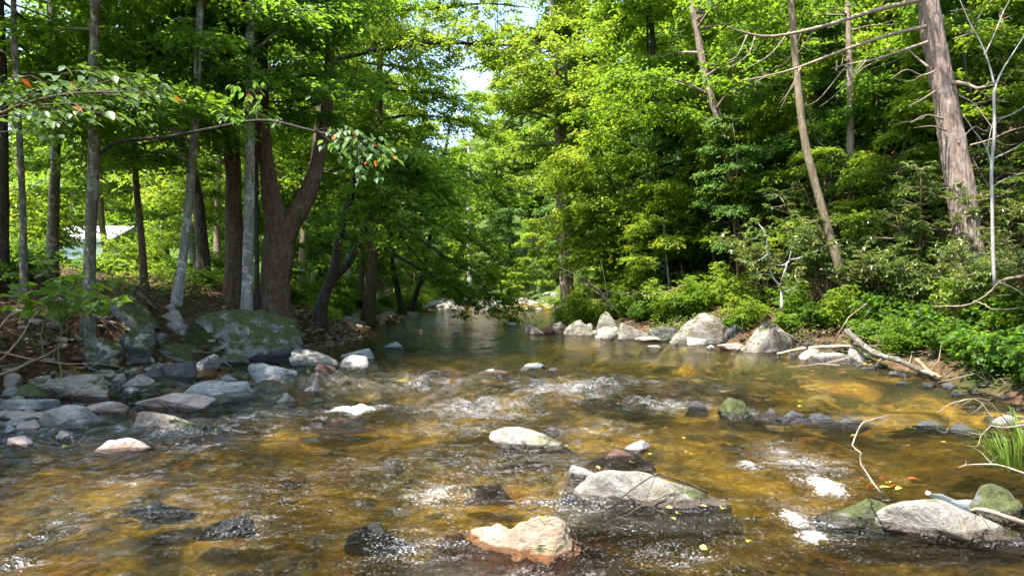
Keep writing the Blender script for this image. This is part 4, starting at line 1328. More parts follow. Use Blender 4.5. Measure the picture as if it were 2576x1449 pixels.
# --- trees of the hillside bank
def px_tree(pl, d, ztop, lb, radii, bark, leafm, crown, seed, **kw):
    return make_tree('tree', lb, 'tree', px_trunk(pl, d, ztop), radii, bark, leafm, crown, seed=seed, **kw)
def hill_crown(**kw):
    c = dict(z0=6, z1=17, n=26, len=3.6, rise=.3, sub=4, twigs=6, nl=6, tl=.65, size=.17, droop=.28, shape=lambda s: 1 - .45 * s)
    c.update(kw)
    return c

def big_dead_limbs(t, o0, rng):
    d = DB
    def br(pl, r0, twigs=(), dd=0.0, n=16):
        mb = MB()
        q = catmull([at(u, v, d + dd * j - .25) for j, (u, v) in enumerate(pl)], n) - o0
        tube(mb, q, np.linspace(r0, r0 * .22, n), 7, .12, 3)
        for tw in twigs:
            w = catmull([at(u, v, d + dd * 2 - .25) for u, v in tw], 8) - o0
            tube(mb, w, np.linspace(r0 * .3, r0 * .08, 8), 4)
        mb.build('dead_branch', M['dead_twig'], t)
    br([(2318, 0), (2200, 28), (2060, 70), (1940, 93), (1870, 82), (1830, 68)], .055, [((2020, 74), (1985, 150), (1930, 180)), ((1985, 80), (1935, 140), (1860, 182)), ((1900, 92), (1880, 140), (1826, 178)), ((2055, 66), (2000, 140), (1960, 138)), ((1880, 88), (1855, 140), (1830, 155))], -.15)
    br([(2330, 68), (2240, 88), (2120, 128), (2010, 170), (1930, 192), (1862, 204)], .045, [((1930, 192), (1905, 205), (1898, 214)), ((2010, 172), (2000, 210), (1960, 262)), ((2015, 170), (1990, 220), (1962, 276)), ((2120, 130), (2118, 160), (2100, 178))], .12)
    br([(2334, 106), (2270, 128), (2200, 150), (2120, 165), (2090, 175)], .035, [((2240, 140), (2160, 180), (2100, 260)), ((2270, 128), (2200, 130), (2130, 200)), ((2130, 165), (2060, 250), (2020, 268)), ((2180, 152), (2100, 240), (2060, 270)), ((2290, 120), (2260, 150), (2190, 175))], .1)
    br([(2398, 208), (2430, 212), (2460, 222), (2500, 214)], .05, [((2440, 216), (2500, 250), (2540, 258)), ((2470, 220), (2500, 205), (2530, 210))], -.2)
    br([(2372, 300), (2330, 290), (2290, 310)], .025, [((2330, 290), (2310, 302), (2250, 312))], -.2)
    br([(2352, 230), (2320, 250), (2285, 268)], .02, (), -.3)
    br([(2335, 170), (2300, 140), (2280, 120)], .03, (), .2)
    br([(2352, 180), (2318, 190), (2280, 176), (2240, 200)], .022, [((2318, 190), (2290, 205), (2240, 196))], -.2)
    br([(2440, 366), (2490, 352), (2540, 330), (2576, 320)], .022, [((2470, 358), (2500, 372), (2540, 400)), ((2500, 350), (2530, 365), (2560, 362))], -.2)
    br([(2410, 360), (2450, 320), (2480, 330), (2520, 300), (2580, 275)], .018, [((2480, 330), (2500, 310), (2560, 312))], .2)
    br([(2412, 240), (2450, 262), (2480, 300), (2510, 340)], .015, [((2450, 262), (2500, 250), (2540, 240))], -.2)
    br([(2390, 30), (2420, 25), (2450, 30)], .02, (), -.2)
    br([(2400, 100), (2440, 85), (2480, 74)], .018, (), -.2)
    br([(2380, 330), (2345, 318), (2300, 322)], .018, (), -.2)
DB = on_ground(2446, 770)[1]
p = px_trunk([(2446, 770), (2436, 640), (2418, 480), (2390, 320), (2362, 160), (2335, 0)], DB, 14)
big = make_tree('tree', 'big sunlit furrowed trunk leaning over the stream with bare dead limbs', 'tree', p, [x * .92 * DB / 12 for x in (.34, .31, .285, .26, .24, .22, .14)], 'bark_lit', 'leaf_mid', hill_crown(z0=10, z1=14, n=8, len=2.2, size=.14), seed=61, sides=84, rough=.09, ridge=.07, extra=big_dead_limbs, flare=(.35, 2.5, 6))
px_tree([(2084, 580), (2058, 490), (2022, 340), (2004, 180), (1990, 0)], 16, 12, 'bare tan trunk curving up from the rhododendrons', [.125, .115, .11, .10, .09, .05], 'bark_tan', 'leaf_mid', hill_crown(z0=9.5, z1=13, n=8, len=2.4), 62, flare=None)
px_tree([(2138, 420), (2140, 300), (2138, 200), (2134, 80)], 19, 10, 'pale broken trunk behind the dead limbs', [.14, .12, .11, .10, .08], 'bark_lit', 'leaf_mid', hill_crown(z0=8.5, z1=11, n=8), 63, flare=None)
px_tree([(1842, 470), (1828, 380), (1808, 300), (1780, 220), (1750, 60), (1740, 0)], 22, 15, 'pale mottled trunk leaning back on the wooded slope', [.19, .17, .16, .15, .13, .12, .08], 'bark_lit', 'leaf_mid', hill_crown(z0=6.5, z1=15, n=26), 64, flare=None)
px_tree([(1662, 430), (1655, 300), (1646, 200), (1640, 60), (1636, 0)], 25, 15, 'dark straight trunk half lost in leaves on the slope', [.15, .14, .13, .12, .11, .07], 'bark_dark', 'leaf_mid', hill_crown(z0=5.5, z1=16, n=30), 65, flare=None)
px_tree([(1630, 420), (1632, 250), (1628, 60)], 26, 14, 'thin dark stem beside the dark straight trunk', [.07, .06, .05, .04], 'bark_dark', 'leaf_bright', hill_crown(z0=6, z1=14, n=16), 66, flare=None)
def arch(t, o0, rng):
    mb = MB()
    q = catmull([at(1410, 330, 33), at(1380, 296, 33.2), at(1330, 284, 33.4), at(1290, 296, 33.4), at(1262, 330, 33.2), at(1256, 370, 33)], 18) - o0
    tube(mb, q, np.linspace(.09, .03, 18), 6)
    mb.build('branch', M['bark_tan'], t)
    mb = MB()
    q = catmull([at(1403, 240, 33), at(1385, 180, 33), at(1340, 130, 32.6), at(1300, 100, 32)], 12) - o0
    tube(mb, q, np.linspace(.09, .02, 12), 6)
    mb.build('branch', M['bark_tan'], t)
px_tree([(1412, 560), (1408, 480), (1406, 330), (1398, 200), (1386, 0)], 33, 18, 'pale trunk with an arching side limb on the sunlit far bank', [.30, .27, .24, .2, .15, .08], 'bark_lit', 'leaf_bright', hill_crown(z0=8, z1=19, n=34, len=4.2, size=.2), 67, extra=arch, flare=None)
px_tree([(1432, 560), (1428, 440), (1420, 330), (1424, 200)], 34, 14, 'grey stem growing alongside the pale arched-limb trunk', [.16, .15, .13, .1, .05], 'bark_tan', 'leaf_bright', hill_crown(z0=7, z1=15, n=20, size=.2), 68, flare=None)
px_tree([(1700, 790), (1660, 700), (1610, 610), (1560, 520)], 27, 7, 'dark trunk leaning out low over the far water', [.20, .17, .13, .09, .05], 'bark_dark', 'leaf_bright', hill_crown(z0=2.5, z1=7, n=22, len=3.6, az=3.1, azs=1.0), 69)

make_tree('tree', 'unseen leafy tree added beyond the frame to shade the grassy bank', 'tree', [stand(6.4, 6.4), stand(6.4, 6.4) + [-.1, .2, 3], stand(6.4, 6.4) + [-.3, .5, 7.5], stand(6.4, 6.4) + [-.5, .9, 12]], [.2, .17, .14, .06], 'bark_grey', 'leaf_mid', hill_crown(z0=6.5, z1=12, n=14, len=2.4, size=.15), seed=75, group='trees beside the viewer')  # added tree out of view, its crown placed to shade the low plants

def white_sapling():
    d = 10.5
    t = thing('sapling', 'leafless white sapling forked like a slingshot beside the big leaning trunk', 'sapling', tuple(at(2500, 700, d)))
    o0 = at(2500, 700, d)
    mb = MB()
    def br(pl, r0, r1, n=14):
        q = catmull([at(u, v, d) for u, v in pl], n) - o0
        tube(mb, q, np.linspace(r0, r1, n), 6, .06, 2)
    br([(2502, 720), (2498, 640), (2496, 520), (2494, 420), (2502, 330), (2500, 250), (2504, 215)], .028, .019)
    mb.build('trunk', M['bark_white'], t)
    for pl, r in [([(2503, 225), (2490, 170), (2468, 110), (2440, 60), (2412, -5)], .022), ([(2503, 220), (2520, 180), (2545, 140), (2580, 85)], .022), ([(2496, 420), (2480, 370), (2450, 330), (2420, 285)], .015), ([(2484, 380), (2490, 340), (2500, 300)], .012),
                  ([(2476, 140), (2500, 90), (2520, 40), (2540, 0)], .014), ([(2503, 300), (2540, 290), (2590, 262)], .012), ([(2496, 400), (2540, 380), (2590, 350)], .012), ([(2498, 470), (2530, 450), (2590, 430)], .011)]:
        mb = MB()
        br(pl, r * .75, .003, 10)
        mb.build('branch', M['bark_white'], t)
white_sapling()

# --- tree stock for the forest behind: a few kinds, copied
def stock(name, cat, height, bark, leafm, crown, seed, rad):
    rng = np.random.default_rng(seed)
    pl = [np.array([0, 0, 0]), np.array([rng.normal(0, .2), rng.normal(0, .2), height * .35]), np.array([rng.normal(0, .4), rng.normal(0, .4), height * .7]), np.array([rng.normal(0, .5), rng.normal(0, .5), height])]
    t = make_tree(name, 'x', cat, pl, [rad, rad * .8, rad * .55, rad * .12], bark, leafm, crown, seed=seed, sides=8)
    return t
shape_oval = lambda s: .55 + .9 * math.sin(PI * min(s + .12, 1)) * .55
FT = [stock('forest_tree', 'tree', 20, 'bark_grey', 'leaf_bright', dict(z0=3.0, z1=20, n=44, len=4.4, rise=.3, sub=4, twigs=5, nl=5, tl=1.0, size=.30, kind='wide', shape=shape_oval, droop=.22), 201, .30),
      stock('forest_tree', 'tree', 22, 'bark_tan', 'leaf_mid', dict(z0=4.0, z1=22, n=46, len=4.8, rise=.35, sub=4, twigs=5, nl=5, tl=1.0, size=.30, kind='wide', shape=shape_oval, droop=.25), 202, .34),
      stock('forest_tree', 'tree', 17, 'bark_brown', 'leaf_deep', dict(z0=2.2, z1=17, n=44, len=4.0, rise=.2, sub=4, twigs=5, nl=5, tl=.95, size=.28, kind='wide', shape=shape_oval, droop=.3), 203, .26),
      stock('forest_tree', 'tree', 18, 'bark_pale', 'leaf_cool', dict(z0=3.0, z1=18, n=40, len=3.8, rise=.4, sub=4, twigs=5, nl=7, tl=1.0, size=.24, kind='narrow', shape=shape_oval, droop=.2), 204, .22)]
UT = [stock('understory_tree', 'small tree', 6.0, 'bark_grey', 'leaf_bright', dict(z0=.8, z1=6, n=22, len=2.2, rise=.15, sub=4, twigs=6, nl=6, tl=.5, size=.14, droop=.2, flat=.08, tilt=.32), 211, .06),
      stock('understory_tree', 'small tree', 7.5, 'bark_tan', 'leaf_cool', dict(z0=1.0, z1=7.5, n=26, len=2.4, rise=.2, sub=4, twigs=6, nl=6, tl=.55, size=.15, droop=.25, flat=.08, tilt=.35), 212, .07),
      stock('understory_tree', 'small tree', 5.0, 'bark_brown', 'leaf_deep', dict(z0=.6, z1=5, n=20, len=2.0, rise=.15, sub=4, twigs=6, nl=6, tl=.5, size=.14, droop=.25, flat=.10), 213, .05)]
used = set()
def place(protos, k, x, y, rz, sc, label, group, dz=-.1):
    p = protos[k]
    loc = stand(x, y)
    loc[2] += dz
    if id(p) not in used:
        used.add(id(p))
        p.location = loc
        p.rotation_euler = (0, 0, rz)
        p.scale = (sc, sc, sc)
        p['label'] = label
        if group: p['group'] = group
        return p
    return copy_tree(p, tuple(loc), rz, sc, label, group)
PLACED = []
HUE = {}
MARKS_R = [(1405, 'the arched-limb trunk'), (1520, 'the pointed grey rock'), (1650, 'the dark straight trunk'), (1780, 'the huge tan boulder'), (1835, 'the mottled leaning trunk'), (1960, 'the white boulder'), (2050, 'the bare tan trunk'), (2138, 'the pale broken trunk'), (2230, 'the driftwood log'), (2430, 'the big leaning trunk'), (2500, 'the white sapling')]
MARKS_L = [(20, 'the near-black edge trunk'), (138, 'the straight mid-grey trunk'), (225, 'the slim tree'), (360, 'the thin bent trunk'), (455, 'the speckled trunk'), (510, 'the double-bent trunk'), (590, 'the thick straight trunk'), (690, 'the massive forked trunk'), (800, 'the crooked waterside tree'), (935, 'the dense dark maple'), (1040, 'the bent trunk at the pool head'), (1180, 'the pale mirrored trunk')]
def relabel(o, head, marks, x, y):
    u = x / y * F + CU
    mu, nm = min(marks, key=lambda m: abs(m[0] - u))
    up = (u < mu) == (marks is not MARKS_L)
    o['label'] = head + (' behind ' if abs(u - mu) < 30 else ' just upstream of ' if up else ' just downstream of ') + nm
    PLACED.append((o, y))
for o_, u_, c_ in SMALL_BANK: relabel(o_, c_ + ' small waterline rock', [(1470, 'the low pale bank rock'), (1520, 'the pointed grey rock'), (1596, 'the speckled rock'), (1668, 'the yellow-green stone'), (1780, 'the huge tan boulder'), (1850, 'the low tan strip'), (1950, 'the white boulder'), (2045, 'the tan stone under driftwood'), (2110, 'the dark waterside stone')], o_.location[0], o_.location[1])
def settle_labels():
    by = {}
    for o, y in PLACED: by.setdefault(o['label'], []).append((y, o))
    for lb, v in by.items():
        v.sort(key=lambda t: t[0])
        if len(v) == 2: w = ('nearer of two', 'farther of two')
        elif len(v) == 3: w = ('nearer of three', 'middle of three', 'farther of three')
        else: continue
        for (y, o), t in zip(v, w): o['label'] = lb + ', ' + t
g = np.random.default_rng(5)
# far wood closing the view past the bend
for k in range(34):
    x = -38 + 80 * ((k * .618) % 1) + g.normal(0, 1.5)
    y = 62 + 34 * ((k * .377) % 1)
    ub = x / y * F + CU
    sc = g.uniform(.95, 1.25)
    if 1060 < ub < 1270: sc *= .66
    kf = int(g.integers(4))
    o = place(FT, kf, x, y, g.uniform(0, 6.28), sc, 'tall leafy tree in the wood closing the view beyond the bend', 'trees of the wood beyond the bend')
    relabel(o, ('yellow-green', 'mid-green', 'deep-green', 'fine-leaved')[kf] + ' far tree beyond the bend', MARKS_R if x > 0 else MARKS_L, x, y)
# hillside wood
hw = [(9.5, 34), (12, 30), (14, 26), (17, 30), (13, 37), (10, 42), (18, 38), (22, 32), (22, 27), (28, 30), (15, 46), (22, 46), (8.5, 48), (12, 54), (30, 26), (30, 38), (6.5, 56)]
for k, (x, y) in enumerate(hw):
    kf = [1, 3, 0, 2, 1, 3, 0, 1][k % 8]
    o = place(FT, kf, x, y, g.uniform(0, 6.28), g.uniform(.75, 1.0), 'leafy tree on the wooded slope above the sunny bank', 'trees of the wooded slope')
    relabel(o, ('yellow-green', 'mid-green', 'deep-green', 'fine-leaved')[kf] + ' tall tree of the wooded slope', MARKS_R, x, y)
# wood on the house side
lw = [(-10.5, 33), (-15, 37), (-9.5, 40), (-13, 45), (-20, 43), (-9.5, 49), (-17, 52), (-26, 58), (-12, 58), (-20, 64), (-34, 62), (-42, 58), (-46, 48), (-30, 66), (-16, 72), (-37, 57), (-31, 56.5), (-24, 57), (-21, 55), (-40, 66)]
for k, (x, y) in enumerate(lw):
    if abs(x / y * F + CU - 235) < 90 and y < 45: continue
    o = place(FT, [0, 2, 3, 1][k % 4], x, y, g.uniform(0, 6.28), g.uniform(.7, .95), 'leafy tree in the wood behind the shaded bank', 'trees of the wood behind the shaded bank')
    relabel(o, ('yellow-green', 'deep-green', 'fine-leaved', 'mid-green')[k % 4] + ' tall tree of the back wood', MARKS_L, x, y)
# out of the frame, over the shoulder of the shaded bank: they throw the dappled shade
for x, y, k, sc in ((-11.5, 6.0, 1, .72), (-8.0, -2.5, 3, .8)):
    place(FT, k, x, y, g.uniform(0, 6.28), sc, 'tree of the shaded bank standing beside the viewer', 'trees beside the viewer')
# layered small trees of the hillside
ul = [(4.6, 27, 0, 1.0), (6.2, 25, 1, .95), (7.2, 22.5, 0, .9), (9.0, 21, 1, 1.0), (10.5, 19.5, 2, 1.0), (12, 17.5, 0, .95), (8.2, 27.5, 1, 1.1), (11, 24, 0, 1.1), (13.8, 20.5, 2, 1.1), (15, 16, 1, 1.0), (5.2, 31, 1, 1.0), (5.8, 36, 0, 1.1), (7.5, 32, 2, 1.1),
      (5.4, 41, 1, 1.1), (6.0, 47, 0, 1.2), (12.2, 14.4, 2, .8), (13.8, 12.5, 0, .8), (15, 11, 1, .9), (17.5, 13.5, 0, 1.1), (9.8, 16.6, 0, .75), (11.3, 28.5, 0, 1.3), (3.9, 33.5, 0, .8), (5.3, 22.6, 0, .7), (6.1, 24.2, 0, .9), (6.9, 23.0, 0, .9), (5.0, 25.2, 0, .8), (8.4, 20.4, 0, .8), (4.2, 29.5, 0, .8), (7.0, 21.0, 1, .7), (8.6, 19.2, 0, .7), (13, 18.6, 1, 1.2), (15.5, 18.5, 0, 1.2), (17.5, 16, 1, 1.2), (17, 20.5, 2, 1.3), (20, 18, 0, 1.3), (14.5, 24, 0, 1.4), (18, 24, 1, 1.5), (9.5, 30, 2, 1.3), (13.2, 10.2, 1, .9), (16.5, 9.6, 0, 1.0), (21, 14.5, 1, 1.4)]
for x, y, k, sc in ul:
    if x / y > .88: continue
    o = place(UT, k, x, y, g.uniform(0, 6.28), sc, 'small layered-leaf tree growing on the sunny slope above the rocks', 'small trees of the sunny slope')
    relabel(o, ('bright layered', 'cool-green layered', 'deep-green layered')[k] + ' small tree', MARKS_R, x, y)
for x, y, k, sc in [(-7.6, 26, 2, .8), (-20.6, 29, 0, .85), (-23.5, 31, 2, .9), (-8.8, 28.5, 1, .8), (-7.2, 34, 0, .9), (-10.2, 22.5, 0, .7), (-8, 41, 1, 1.0), (-7.4, 22.4, 2, .55), (-6.4, 44, 0, .9), (-3, 62, 0, 1.2), (2, 61, 0, 1.2), (-1, 66, 1, 1.2), (5, 60, 1, 1.2), (-8, 58, 1, 1.1), (-5.5, 60, 0, 1.0), (8, 64, 0, 1.3), (3.5, 70, 1, 1.4), (0.5, 57.5, 0, .7), (7, 53, 0, 1.0), (9, 58, 1, 1.3), (-3, 72, 1, 1.5), (-9, 70, 0, 1.5), (11, 66, 1, 1.5)]:
    o = place(UT, k, x, y, g.uniform(0, 6.28), sc, 'small leafy tree growing under the wood on the shaded side' if x < -5.8 and y < 50 else 'small bright tree growing behind the cobble bars', 'small trees of the shaded side' if x < -5.8 and y < 50 else 'small trees behind the cobble bars')
    relabel(o, ('bright small tree', 'cool-green small tree', 'deep-green small tree')[k] + (' past the bars,' if o['group'].endswith('bars') else ''), MARKS_L if x < 0 else MARKS_R, x, y)

# ------------------------------------------------------------------ shrubs
def rhodo(seed, h, wide, n_stems=6, mat='leaf_rhodo', size=.15, bark='bark_tan'):
    rng = np.random.default_rng(seed)
    t = thing('rhododendron', 'x', 'shrub')
    mb, cm = MB(), MB()
    tips, az = [], []
    for k in range(n_stems):
        a = k * 2.4 + rng.normal(0, .4)
        ln = h * rng.uniform(.7, 1.1)
        end = np.array([math.cos(a) * wide * rng.uniform(.2, .7), math.sin(a) * wide * rng.uniform(.2, .7), ln])
        mid = end * np.array([.35, .35, .5]) + rng.normal(0, .12, 3)
        q = catmull([np.zeros(3), mid, end], 10)
        tube(mb, q, np.linspace(.04, .014, 10), 6, .1, seed)
        for j in range(4, 10):
            for r in range(4):
                aa = rng.uniform(0, 6.28)
                l2 = rng.uniform(.25, .75) * wide * .55
                e = q[j] + np.array([math.cos(aa) * l2, math.sin(aa) * l2, rng.uniform(-.1, .5) * l2])
                tube(mb, catmull([q[j], (q[j] + e) / 2 + [0, 0, -.04], e], 4), np.linspace(.012, .005, 4), 3, cap=False)
                for w in range(4):
                    tips.append(q[j] + (e - q[j]) * rng.uniform(.55, 1) + rng.normal(0, .10, 3))
    tips = np.array(tips)
    n = len(tips)
    K = 8
    yaw = rng.uniform(0, 6.28, (n, 1)) + np.arange(K)[None] * 6.283 / K + rng.normal(0, .2, (n, K))
    pitch = rng.normal(-.05, .35, (n, K))
    pos = np.repeat(tips[:, None, :], K, 1)
    tone = np.clip(.5 + rng.normal(0, .2, (n, 1)) + rng.normal(0, .12, (n, K)), 0, 1)
    leaves(cm, pos.reshape(-1, 3), yaw.ravel(), pitch.ravel(), rng.normal(0, .35, n * K), size * rng.uniform(.7, 1.15, n * K), 'long', tone.ravel())
    mb.build('stems', M[bark], t)
    cm.build('foliage', M[mat], t)['kind'] = 'stuff'
    return t
RH = [rhodo(301, 2.4, 1.9), rhodo(302, 1.9, 1.6), rhodo(303, 3.0, 2.0, 5)]
rl = [(7.9, 17.0, 0, 1.0), (9.1, 15.4, 2, 1.0), (8.5, 14.3, 1, .8), (10.2, 17.2, 0, 1.1), (10.6, 14.6, 2, .95), (10.2, 12.0, 0, .8), (11.4, 12.8, 1, 1.1), (7.2, 19.0, 1, 1.0), (12.4, 15.8, 2, 1.1), (8.5, 18.8, 2, .9), (8.7, 12.7, 1, .75), (8.9, 11.3, 0, .7), (9.3, 10.0, 1, .75), (8.3, 15.8, 1, .7), (10.9, 10.8, 1, 1.0), (13.2, 14.0, 0, 1.2), (11.6, 18.9, 1, 1.2), (9.0, 10.3, 1, .55), (12.2, 11.2, 2, 1.0)]
for k, (x, y, i, sc) in enumerate(rl):
    o = place(RH, i, x, y, k * 1.3, sc, 'glossy rhododendron thicket shrub on the slope between the bare tan trunk and big leaning trunk', 'rhododendrons on the slope')
    relabel(o, ('broad glossy rhododendron', 'low glossy rhododendron', 'tall open rhododendron')[i], MARKS_R, x, y)

def lone_rhodo():
    d = 15.6
    o0 = at(1966, 770, d)
    t = thing('rhododendron', 'gangly rhododendron with pale crooked stems above the white boulder', 'shrub', tuple(o0))
    rng = np.random.default_rng(9)
    mb, cm = MB(), MB()
    ends = []
    for pl, r in [([(1966, 775), (1965, 730), (1962, 715)], .035), ([(1964, 722), (1940, 690), (1932, 640), (1928, 600), (1920, 575)], .024), ([(1963, 718), (1975, 680), (1984, 655), (2010, 650), (2032, 640), (2034, 630)], .024), ([(1984, 660), (1965, 668), (1945, 660), (1928, 620)], .018),
                  ([(1930, 640), (1910, 655), (1880, 662), (1855, 650)], .012), ([(1930, 610), (1900, 600), (1870, 605)], .011), ([(1920, 578), (1905, 560), (1893, 552)], .010), ([(1940, 690), (1912, 690), (1890, 700)], .010), ([(1984, 655), (1990, 630), (1988, 610)], .010), ([(2034, 640), (2060, 630), (2085, 610)], .014), ([(1963, 735), (1990, 728), (2014, 712)], .010)]:
        q = catmull([at(u, v, d + rng.normal(0, .15)) for u, v in pl], 10) - o0
        tube(mb, q, np.linspace(r, r * .4, 10), 6, .08, 3)
        if r < .0245:
            for j in (6, 8, 9):
                for w in range(2):
                    ends.append(q[j] + rng.normal(0, .09, 3))
    tips = np.array(ends)
    n, K = len(tips), 7
    yaw = rng.uniform(0, 6.28, (n, 1)) + np.arange(K)[None] * 6.283 / K + rng.normal(0, .2, (n, K))
    leaves(cm, np.repeat(tips[:, None], K, 1).reshape(-1, 3), yaw.ravel(), rng.normal(-.1, .35, n * K), rng.normal(0, .3, n * K), .15 * rng.uniform(.7, 1.2, n * K), 'long', np.clip(rng.normal(.75, .2, n * K), 0, 1))
    mb.build('stems', M['bark_white'], t)
    cm.build('foliage', M['leaf_rhodo'], t)['kind'] = 'stuff'
lone_rhodo()

def bush(seed, h, wide, leafm, kind, size, n=90, name='bush'):
    rng = np.random.default_rng(seed)
    t = thing(name, 'x', 'bush')
    mb, cm = MB(), MB()
    P, A = [], []
    for k in range(n // 6):
        a = rng.uniform(0, 6.28)
        e = np.array([math.cos(a) * wide * rng.random() ** .6, math.sin(a) * wide * rng.random() ** .6, h * rng.uniform(.4, 1.05)])
        q = catmull([np.array([e[0] * .15, e[1] * .15, -.05]), e * np.array([.5, .5, .65]), e], 6)
        tube(mb, q, np.linspace(.010, .003, 6), 3, cap=False)
        for j in range(1, 6):
            P.append(q[j] + rng.normal(0, .05, 3))
            A.append(a + rng.normal(0, .8))
    sprays(cm, P, A, 4, 5, .28 * max(h, .5), size, kind, rng=rng, droop=.3)
    mb.build('stems', M['stem_green'], t)
    cm.build('foliage', M[leafm], t)['kind'] = 'stuff'
    return t
BU = [bush(401, 1.0, .7, 'leaf_mid', 'diamond', .09, 150), bush(402, .7, .7, 'leaf_deep', 'round', .09, 130), bush(403, 1.3, .9, 'leaf_bright', 'narrow', .16, 140), bush(404, .5, .6, 'leaf_deep', 'oval', .10, 110)]
bl = [(2.9, 27, 2, .9), (3.5, 25, 2, 1.0), (4.1, 23.4, 0, 1.1), (5.0, 21.5, 2, 1.0), (5.8, 20.6, 0, 1.0), (6.6, 19.8, 2, .9), (3.2, 30, 0, 1.2), (3.8, 34, 2, 1.2), (4.2, 38, 0, 1.3), (4.6, 43, 2, 1.4), (7.6, 16.5, 1, .8), (8.0, 14.6, 1, .9), (7.5, 13.2, 0, .8), (7.9, 12.2, 1, .9), (7.8, 11.3, 3, 1.0), (7.7, 10.6, 1, .9), (7.6, 9.8, 3, 1.0), (8.3, 10.0, 1, 1.0), (8.6, 11.6, 0, .8), (7.5, 9.1, 3, .9), (5.9, 18.6, 1, .7), (8.8, 12.8, 2, .8), (3.6, 46, 0, 1.2), (9.3, 9.2, 2, .9), (4.4, 22.6, 1, .9), (5.4, 20.9, 1, .8), (6.4, 18.6, 2, .7), (7.3, 17.6, 0, .9), (7.7, 15.6, 2, .7), (8.3, 13.4, 1, 1.0), (8.9, 12.0, 3, 1.2), (6.9, 17.0, 3, .8), (7.5, 14.2, 3, .9), (2.6, 29, 2, 1.0), (2.5, 31.5, 0, 1.1)]
for k, (x, y, i, sc) in enumerate(bl):
    o = place(BU, i, x, y, k * 1.7, sc, 'leafy green bush at the waterline of the sunny bank' if y > 17 else 'low green plant on the bank around the driftwood log', 'bushes along the sunny bank' if y > 17 else 'low plants around the driftwood', 0)
    relabel(o, ('small-leaved bush', 'dark round-leaved plant', 'narrow-leaved light bush', 'low dark leafy plant')[i] + ' by the water', MARKS_R, x, y)
for k, (x, y, i, sc) in enumerate([(-6.6, 20.5, 1, .8), (-7.0, 22, 0, .8), (-6.9, 24, 1, .9), (-7.6, 25.5, 2, .8), (-8.4, 18.5, 1, .6), (-7.4, 29, 0, .9), (-7.2, 32, 1, 1.0), (-6.6, 36, 0, 1.0), (-10, 20, 0, .8), (-11.5, 19, 1, .9), (-13, 18.5, 0, .9), (-9.6, 23.5, 2, .9), (-12.5, 22.5, 2, 1.0), (-19.8, 28, 2, 2.2), (-22.5, 31, 0, 2.6), (-21.5, 29, 2, 2.4), (-16.0, 29.5, 0, 2.2), (-8.8, 26.5, 1, 1.0), (-5.9, 40, 2, 1.2), (-6.6, 47, 0, 1.2), (-9.8, 12.4, 1, .8), (-9.3, 10.2, 3, .8), (-10.5, 14.5, 1, .9)]):
    o = place(BU, i, x, y, k * 1.1, sc, 'green bush in the undergrowth between the trunks of the shaded bank', 'bushes of the shaded bank', 0)
    relabel(o, ('small-leaved bush', 'dark round-leaved plant', 'narrow-leaved light bush', 'low dark leafy plant')[i] + ' of the shaded bank', MARKS_L, x, y)

# maple sapling with big single leaves by the slim tree
def maple_sapling():
    d = 10.2
    o0 = stand((150 - CU) / F * d, d)
    t = thing('sapling', 'young maple with broad lobed leaves in front of the dark edge trunk', 'sapling', tuple(o0))
    rng = np.random.default_rng(31)
    mb = MB()
    P, A = [], []
    main = catmull([np.array([0, 0, -.05]), np.array([.03, 0, .35]), np.array([-.05, .05, .7]), np.array([.05, 0, 1.1])], 20)
    tube(mb, main, np.linspace(.02, .008, 20), 6)
    for tip in [(60, 720), (110, 690), (150, 650), (190, 640), (205, 690), (250, 720), (290, 705), (300, 750), (240, 765), (180, 740), (130, 740), (80, 760), (30, 745), (160, 700), (215, 735), (270, 760), (100, 655), (170, 775), (40, 690), (20, 770)]:
        e = at(tip[0], tip[1], d + rng.normal(0, .5)) - o0
        st = main[int(np.clip(e[2] / 1.3 * 19 - 3 + rng.integers(-3, 3), 3, 19))]
        q = catmull([st, (st + e) / 2 + [0, 0, .06], e], 9)
        tube(mb, q, np.linspace(.008, .003, 9), 4, cap=False)
        P += [q[5], q[8]]
        A += [math.atan2(e[1] - st[1], e[0] - st[0]) + rng.normal(0, .4)] * 2
    b = mb.build('stems', M['stem_green'], t)
    loose_leaves(b, o0, rng, P, A, 4, 'leaf_mid', 'maple', .17, .0, .14, -.5)
maple_sapling()

# ------------------------------------------------------------------ ground cover, litter, grass
def litter(name, n, field, mat, size, seed, kinds='oval'):
    rng = np.random.default_rng(seed)
    x, y = field(rng, n)
    z = H(x, y)
    k = z > wz(y) + .04
    x, y, z = x[k], y[k], z[k]
    mb = MB()
    n = len(x)
    leaves(mb, np.stack([x, y, z + rng.uniform(.005, .04, n)], -1), rng.uniform(0, 6.28, n), rng.normal(0, .3, n), rng.normal(0, .5, n), size * rng.uniform(.6, 1.2, n), kinds, rng.random(n))
    return tag(mb.build(name, M[mat]), kind='stuff')
def _lf(g_, n):
    y = g_.uniform(8, 26, n)
    return XL(y) - g_.exponential(3.0, n), y
def _rf(g_, n):
    y = g_.uniform(4, 26, n)
    return XR(y) + .5 + g_.exponential(3.0, n), y
litter('leaf_litter', 9000, _lf, 'litter', .09, 51, 'diamond')
litter('leaf_litter', 12000, _rf, 'litter', .10, 52, 'diamond')
def cover(name, n, field, mat, size, seed, h, kind='oval'):
    rng = np.random.default_rng(seed)
    x, y = field(rng, n)
    z = H(x, y)
    k = (z > wz(y) + .06) & (fbm(xy3(x, y, .8), 2, seed) > -.12)
    x, y, z = x[k], y[k], z[k]
    mb = MB()
    n = len(x)
    leaves(mb, np.stack([x, y, z + h * rng.random(n) ** 1.4], -1), rng.uniform(0, 6.28, n), rng.normal(.1, .35, n), rng.normal(0, .4, n), size * rng.uniform(.6, 1.25, n), kind, rng.random(n))
    return tag(mb.build(name, M[mat]), kind='stuff')
